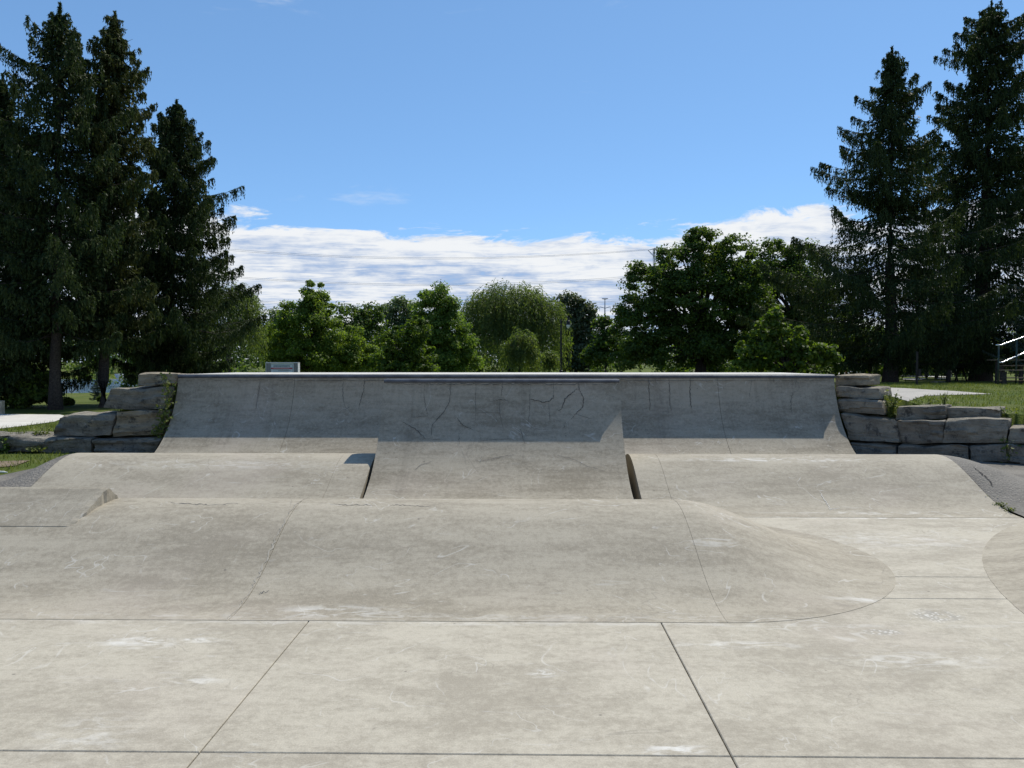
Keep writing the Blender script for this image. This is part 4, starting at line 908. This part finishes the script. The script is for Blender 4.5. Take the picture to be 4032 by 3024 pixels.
for x0, x1, y in ((820, 1365, 326), (800, 1340, 478), (975, 1395, 500), (800, 1320, 546), (760, 1440, 572)):
    m = MB(); m.box(zx(x0), zx(x1), .013, .018, zy(y + 6), zy(y - 5)); m.build('text_line', M_ink, bd)
for x0, x1, y in ((775, 1440, 418), (820, 1350, 438)):
    m = MB(); m.box(zx(x0), zx(x1), .008, .0115, zy(y + 3), zy(y - 3)); m.build('text_line', M_signcap, bd)
for x0, x1, y0, y1 in ((730, 734, 580, 300), (1456, 1460, 580, 300), (745, 1445, 296, 291)):
    m = MB(); m.box(zx(x0), zx(x1), .014, .018, zy(y0), zy(y1)); m.build('border_line', M_ink, bd)
fc_ = bpy.data.curves.new('lettering', 'FONT'); fc_.body = 'RULES AND ETIQUETTE'; fc_.size = .06; fc_.align_x = 'CENTER'; fc_.extrude = .001; fc_.offset = .0012
fo = bpy.data.objects.new('lettering_source', fc_); COL.objects.link(fo); bpy.context.view_layer.update()
me = bpy.data.meshes.new_from_object(fo.evaluated_get(bpy.context.evaluated_depsgraph_get())); bpy.data.objects.remove(fo)
wt = max(v.co.x for v in me.vertices) - min(v.co.x for v in me.vertices); tw = zx(1370) - zx(818); s_ = tw / wt
hgt = zy(345) - zy(382)
for v in me.vertices: v.co = Vector((v.co.x * s_ + (zx(1370) + zx(818)) / 2, .014 - v.co.z, v.co.y * (hgt / (.06 * .72)) + zy(382)))
me.materials.clear(); me.materials.append(M_ink); lo = bpy.data.objects.new('lettering', me); link(lo, bd)

# ------------------------------------------------------------------ lamp post
LY = 48.; p = at(2209, 1468, LY); z0 = float(ground_h(p[0], LY)); lp = empty('lamp_post', (p[0], LY, z0)); tag(lp, 'black park lamp post with curved arm and hanging white globe by the willow', 'lamp post')
k = LY / F; top = at(2209, 1256, LY)[2] - z0
m = MB(); m.tube([(0, 0, 0), (0, 0, .5), (0, 0, .55), (0, 0, top)], [.13, .11, .06, .05], 10); m.build('post', M_black, lp, True, 40)
hx = (2237 - 2209) * k; hz = at(2237, 1251, LY)[2] - z0
m = MB(); m.tube([(.02, 0, top - .22), (.10, 0, top - .12), (hx * .5, 0, hz + .02), (hx * .85, 0, hz + .08), (hx, 0, hz + .05)], .022, 8); m.build('arm', M_black, lp, True)
m = MB(); m.tube([(hx, 0, hz + .08), (hx, 0, hz - .18), (hx, 0, hz - .20), (hx, 0, hz - .44)], [.05, .07, .10, .13], 12); m.build('housing', M_black, lp, True, 40)
m = MB(); m.tube([(hx, 0, hz - .44), (hx, 0, hz - .52), (hx, 0, hz - .62), (hx, 0, hz - .68)], [.125, .12, .08, .02], 12); m.build('lamp_globe', M_glassw, lp, True, 60)

# ------------------------------------------------------------------ pylons and power lines
PY = 330.; pt = at(2590, 978, PY); pz0 = float(ground_h(pt[0], PY)); lt = empty('lattice_pylon', (pt[0], PY, pz0)); tag(lt, 'blue grey lattice power pylon rising behind the big maple', 'pylon')
Hp = pt[2] - pz0; k = PY / F
hw = 17 * k * .9
for sx in (-1, 1):
    for sy_ in (-1, 1): m = MB(); m.tube([(sx * hw * 1.8, sy_ * hw * 1.8, 0), (sx * hw, sy_ * hw, Hp * .7), (sx * hw, sy_ * hw, Hp)], .16, 4); m.build('leg', M_pylon, lt)
m = MB(); n = 9
for i in range(n):
    za, zb = Hp * i / n, Hp * (i + 1) / n; wa = hw * (1.8 - .8 * min(1, za / (Hp * .7))); wb = hw * (1.8 - .8 * min(1, zb / (Hp * .7)))
    for sy_ in (-1, 1): m.tube([(-wa, sy_ * wa, za), (wb, sy_ * wb, zb)], .08, 3); m.tube([(wa, sy_ * wa, za), (-wb, sy_ * wb, zb)], .08, 3)
    for sx in (-1, 1): m.tube([(sx * wa, -wa, za), (sx * wb, wb, zb)], .08, 3); m.tube([(sx * wa, wa, za), (sx * wb, -wb, zb)], .08, 3)
m.build('bracing', M_pylon, lt)['kind'] = 'stuff'; m = MB(); aw = 38 * k
for sy_ in (-.5, .5):
    m.tube([(-aw, 0, Hp - .8), (0, sy_ * 2, Hp + .3), (aw, 0, Hp + .2)], .11, 4); m.tube([(-aw, 0, Hp - .8), (-hw, sy_ * 2, Hp - 3.2)], .09, 4); m.tube([(aw, 0, Hp + .2), (hw, sy_ * 2, Hp - 3.4)], .09, 4); m.tube([(-hw, sy_ * 2, Hp - .6), (hw, sy_ * 2, Hp - .2)], .1, 4)
m.build('crossarm', M_pylon, lt)
for zz_ in (14, 28): m = MB(); m.tube([(-aw * 1.05, 0, Hp - zz_ * 1.), (aw * 1.05, 0, Hp - zz_ * 1.)], .11, 4); m.build('crossarm', M_pylon, lt)
PY2 = 520.; pt = at(2382, 1176, PY2); pz0 = float(ground_h(pt[0], PY2)); mp = empty('pole_pylon', (pt[0], PY2, pz0)); tag(mp, 'slender single pole power pylon with T top and V arms seen between trees', 'pylon'); Hq = pt[2] - pz0; k = PY2 / F
m = MB(); m.tube([(0, 0, 0), (0, 0, Hq)], [.9, .28], 8); m.build('pole', M_pylon, mp, True)
m = MB(); m.tube([(-12 * k, 0, Hq), (12 * k, 0, Hq)], .28, 5); m.tube([(-12 * k, 0, Hq), (0, 0, Hq - 3 * k)], .16, 4); m.tube([(12 * k, 0, Hq), (0, 0, Hq - 3 * k)], .16, 4); m.build('top_arm', M_pylon, mp)
m = MB(); zc = Hq - 38 * k; m.tube([(-21 * k, 0, zc + 6 * k), (-10 * k, 0, zc + 4 * k), (0, 0, zc)], .22, 5); m.tube([(21 * k, 0, zc + 6 * k), (10 * k, 0, zc + 4 * k), (0, 0, zc)], .22, 5); m.build('lower_arm', M_pylon, mp)
for q in (-1, 1): m = MB(); m.tube([(q * 21 * k, 0, zc + 6 * k), (q * 21 * k, 0, zc - 12 * k)], .10, 4); m.build('insulator', M_pylon, mp)
wires = [[(300, 912), (950, 982), (1350, 1010), (1750, 1016), (2150, 1004), (2553, 982)], [(300, 918), (950, 988), (1350, 1016), (1750, 1020), (2150, 1008), (2560, 985)], [(300, 1020), (985, 1091), (1350, 1115), (1700, 1121), (2100, 1108), (2560, 1082)], [(300, 1024), (985, 1096), (1350, 1121), (1700, 1126), (2100, 1114), (2560, 1088)], [(600, 1150), (1010, 1184), (1130, 1192), (1500, 1204)], [(600, 1156), (1010, 1189), (1130, 1197), (1500, 1210)], [(2200, 1200), (2330, 1193), (2450, 1184), (2600, 1168)]]
wl_ = ['upper rear strand of the topmost power lines', 'upper front strand of the topmost power lines', 'rear strand of the middle power line pair', 'front strand of the middle power line pair', 'upper strand of the lowest power line pair', 'lower strand of the lowest power line pair', 'power line passing the slender pole pylon']
for i, wv in enumerate(wires):
    Yw = 330. if i < 4 else 520.; c = [at(x, y, Yw + (0 if i % 2 else 3)) for x, y in wv]; c = np.array(c); u = np.linspace(0, len(c) - 1, 40)
    # smooth sag through the points
    cf = [np.polyfit(c[:, 0], c[:, 2], 2)]; X = np.interp(u, range(len(c)), c[:, 0]); Z = np.polyval(cf[0], X)
    m = MB(); m.tube([(x, Yw + (0 if i % 2 else 3), z) for x, z in zip(X, Z)], .045 if i < 4 else .06, 4); o = m.build('power_line', M_pylon); tag(o, 'thin sagging power line crossing the cloud bank', 'power line', 'power lines across the sky'); o['label'] = wl_[i]

# ------------------------------------------------------------------ right background: bleachers, posts, table, barrier
BY = 27.; kB = BY / F
def bx(px): return at(px, 1500, BY)[0]
def bz(py): return at(3990, py, BY)[2]
bo = np.array([bx(3990), BY, float(ground_h(bx(3990), BY))]); bl = empty('bleachers', tuple(bo)); tag(bl, 'wooden bleachers with bright metal handrails beside the tallest spruce', 'bleachers')
def rel(px, py, dy=0.): return (bx(px) - bo[0], dy, bz(py) - bo[2])
bw = 3.2
for zpy, dy in ((1456, 0.), (1438, .75), (1415, 1.5), (1486, .05), (1499, .35)):
    x0 = rel(3950 if zpy == 1456 else (4004 if zpy < 1456 else 3966), zpy)[0]; z = rel(0, zpy)[2]; 
    for q in range(2):
        m = MB(); m.box(x0, x0 + bw, dy + q * .14, dy + q * .14 + .125, z - .035, z); m.build('seat_plank', M_wood, bl)
for px, dy in ((3964, .08), (4060, .08), (4010, .9), (4090, .9), (4040, 1.6)):
    x = rel(px, 1460)[0]; m = MB(); m.box(x - .05, x + .05, dy, dy + .1, -.05, rel(0, 1458)[2] - .04 + (dy > .5) * .2 + (dy > 1.2) * .2); m.build('support', M_darkwood, bl)
for pl in ([(3939, 1358), (3960, 1358), (4032, 1332), (4110, 1304)], [(3953, 1427), (3967, 1427), (4032, 1398), (4110, 1364)]):
    m = MB(); m.tube([rel(x, y, .3) for x, y in pl], .024, 8); m.build('handrail', M_rail, bl, True)
for px, ya, yb in ((3951, 1358, 1520), (4022, 1337, 1520), (4100, 1308, 1520)):
    m = MB(); m.tube([(rel(px, 0)[0], .3, 0), (rel(px, 0)[0], .3, rel(0, ya)[2])], .026, 8); m.build('rail_post', M_green, bl, True)
def post(name, label, px0, px1, pytop, pybase, mat, cat, Y=None, dep=None):
    p = gnd((px0 + px1) / 2, pybase) if Y is None else at((px0 + px1) / 2, pybase, Y); Yd = p[1]; w2 = (px1 - px0) * Yd / F / 2; zt = at(0, pytop, Yd)[2]; g0 = float(ground_h(p[0], p[1])); t = empty(name, (p[0], Yd, g0)); tag(t, label, cat)
    return t, w2, zt - g0, Yd
t, w2, h_, Yd = post('utility_pole', 'dark wooden utility pole with a meter box by the boughed spruce', 3605, 3614, 1385, 1515, M_darkwood, 'pole')
m = MB(); m.tube([(0, 0, -.05), (0, 0, h_)], [w2, w2 * .9], 10); m.build('pole', M_darkwood, t, True, 40)
m = MB(); zb = (1515 - 1482) * Yd / F; m.box(w2 * .5, w2 + .06, -.08, .08, zb, zb + .25); m.build('meter_box', M_darkwood, t)
t, w2, h_, Yd = post('timber_post', 'square dark timber post next to the picnic table', 3727, 3740, 1455, 1508, M_darkwood, 'post')
m = MB(); m.box(-w2, w2, -w2, w2, -.05, h_ - .03); m.build('shaft', M_darkwood, t); m = MB(); m.box(-w2 * 1.12, w2 * 1.12, -w2 * 1.12, w2 * 1.12, h_ - .028, h_); m.build('cap', M_darkwood, t)
p = gnd(3766, 1501); pt = empty('picnic_table', (p[0], p[1], float(ground_h(p[0], p[1])))); tag(pt, 'dark picnic table in the shade of the tallest spruce', 'table'); kk = p[1] / F
for i in range(4): m = MB(); m.box(-25 * kk, 25 * kk, -.36 + i * .18, -.36 + i * .18 + .165, .70, .74); m.build('tabletop_plank', M_darkwood, pt)
for sy_ in (-.72, .55): m = MB(); m.box(-25 * kk, 25 * kk, sy_, sy_ + .2, .40, .44); m.build('seat', M_darkwood, pt)
for sx in (-1, 1):
    for s2 in (-1, 1): m = MB(); m.tube([(sx * 17 * kk, s2 * .55, -.04), (sx * 17 * kk, s2 * .15, .7)], .045, 4); m.build('leg', M_darkwood, pt)
p = gnd(3754, 1494); Yo = p[1] + 9; c = at(3754, 1445, Yo); g0 = float(ground_h(c[0], Yo)); po = empty('playground_panel', (c[0], Yo, g0)); tag(po, 'orange playground panel on two pale posts behind the picnic table', 'playground'); kk = Yo / F
for sx in (-1, 1): m = MB(); m.box(sx * 8 * kk - .06, sx * 8 * kk + .06, -.06, .06, -.05, at(0, 1428, Yo)[2] - g0); m.build('post', M_palewood, po)
m = MB(); m.box(-7 * kk, 7 * kk, -.11, -.065, at(0, 1451, Yo)[2] - g0, at(0, 1430, Yo)[2] - g0); m.build('panel', M_orange, po)
m = MB(); m.box(-9.5 * kk, 9.5 * kk, -.3, .3, at(0, 1428, Yo)[2] - g0 + .002, at(0, 1425, Yo)[2] - g0); m.build('roof', M_orange, po)
def boulder(label, px, py, rx, rz, seed):
    p = gnd(px, py); kk = p[1] / F; bm = bmesh.new(); bmesh.ops.create_icosphere(bm, subdivisions=3, radius=1)
    for v in bm.verts:
        n_ = noise.noise(v.co * 1.6 + Vector((seed, 0, 0))); v.co = Vector((v.co.x * rx * kk * (1 + .3 * n_), v.co.y * rx * kk * .7 * (1 + .3 * n_), max(-.4, min(.85, v.co.z * 1.2)) * rz * kk * (1 + .3 * n_)))
    me = bpy.data.meshes.new('boulder'); bm.to_mesh(me); bm.free(); me.materials.append(M_stone[0]); o = link(bpy.data.objects.new('boulder', me)); o.location = (p[0], p[1], float(ground_h(p[0], p[1]))); tag(o, label, 'boulder')
boulder('long flat dark boulder below the dark trunked park tree', 3680, 1509, 18, 9, 1); boulder('sunlit pale flat boulder beside the timber post', 3708, 1509, 15, 8, 4)
# red and white barrier rail along the street
p = gnd(3365, 1473); br = empty('street_barrier', (p[0], p[1], float(ground_h(p[0], p[1])))); tag(br, 'low barrier of red posts and white rails along the far street', 'barrier'); kk = p[1] / F
pxs = (3312, 3333, 3362, 3391, 3416, 3440)
for x in pxs: m = MB(); xx = (x - 3365) * kk; m.box(xx - 3.6 * kk, xx + 3.6 * kk, -.1, .1, -.05, 17 * kk); m.build('post', M_paintred, br)
for x0, x1 in zip(pxs[:-1], pxs[1:]):
    for zr in (9, 14): m = MB(); m.box((x0 + 4 - 3365) * kk, (x1 - 4 - 3365) * kk, -.05, .05, zr * kk - 1.3 * kk, zr * kk + 1.3 * kk); m.build('rail', M_signcap, br)

# ------------------------------------------------------------------ small things at the left
t, w2, h_, Yd = post('timber_bollard', 'dark box bollard with a pale timber edge beside the path', -14, 13, 1578, 1630, M_darkwood, 'bollard')
m = MB(); m.box(-w2, w2 * .42, -w2 * .7, w2 * .7, -.05, h_ - .02); m.build('body', M_darkwood, t); m = MB(); m.box(w2 * .43, w2, -w2 * .75, w2 * .75, -.05, h_); m.build('edge_board', M_palewood, t); m = MB(); m.box(-w2, w2 * .42, -w2 * .75, w2 * .75, h_ - .018, h_ + .004); m.build('cap', M_palewood, t)
p = gz(10, 1862, .15); m = MB(); m.tube([(-.09, .02, .025), (.03, 0, .025), (.07, -.01, .022), (.10, -.015, .022)], [.018, .018, .010, .008], 8); o = m.build('plastic_bottle', M_litter, None, True, 40); o.location = (p[0], p[1], .14 * float(sst(6.5, 9, p[1])) + .005); o.scale = (.7, .7, .7); tag(o, 'small white plastic bottle lying in the grass by the asphalt', 'bottle')
p = gnd(471, 1491); m = MB(); V = []; kk = p[1] / F
rb = empty('rowing_boat', (p[0], p[1], max(-.45, float(ground_h(p[0], p[1]))))); tag(rb, 'small pale boat drawn up on the far pond bank', 'boat')
hl = [(-11, 0), (-9, 1), (0, 1.25), (8, 1), (11, 0)]; V = []
for zz_, s in ((.0, .7), (.55, 1.0)): V += [(x * kk * s, -y * .7 * s, zz_) for x, y in hl] + [(x * kk * s, y * .7 * s, zz_) for x, y in hl[-2:0:-1]]
nn = len(V) // 2; Fc = [tuple(range(nn))[::-1]] + [(i, (i + 1) % nn, nn + (i + 1) % nn, nn + i) for i in range(nn)]
mesh_obj('hull', V, Fc, M_signcap, rb); m = MB(); m.box(-.3, .0, -.6, .6, .38, .44); m.build('thwart', M_wood, rb)
print('spruce quads', tot, 'tris', sum(len(o.data.polygons) * 2 for o in COL.objects if o.type == 'MESH'))
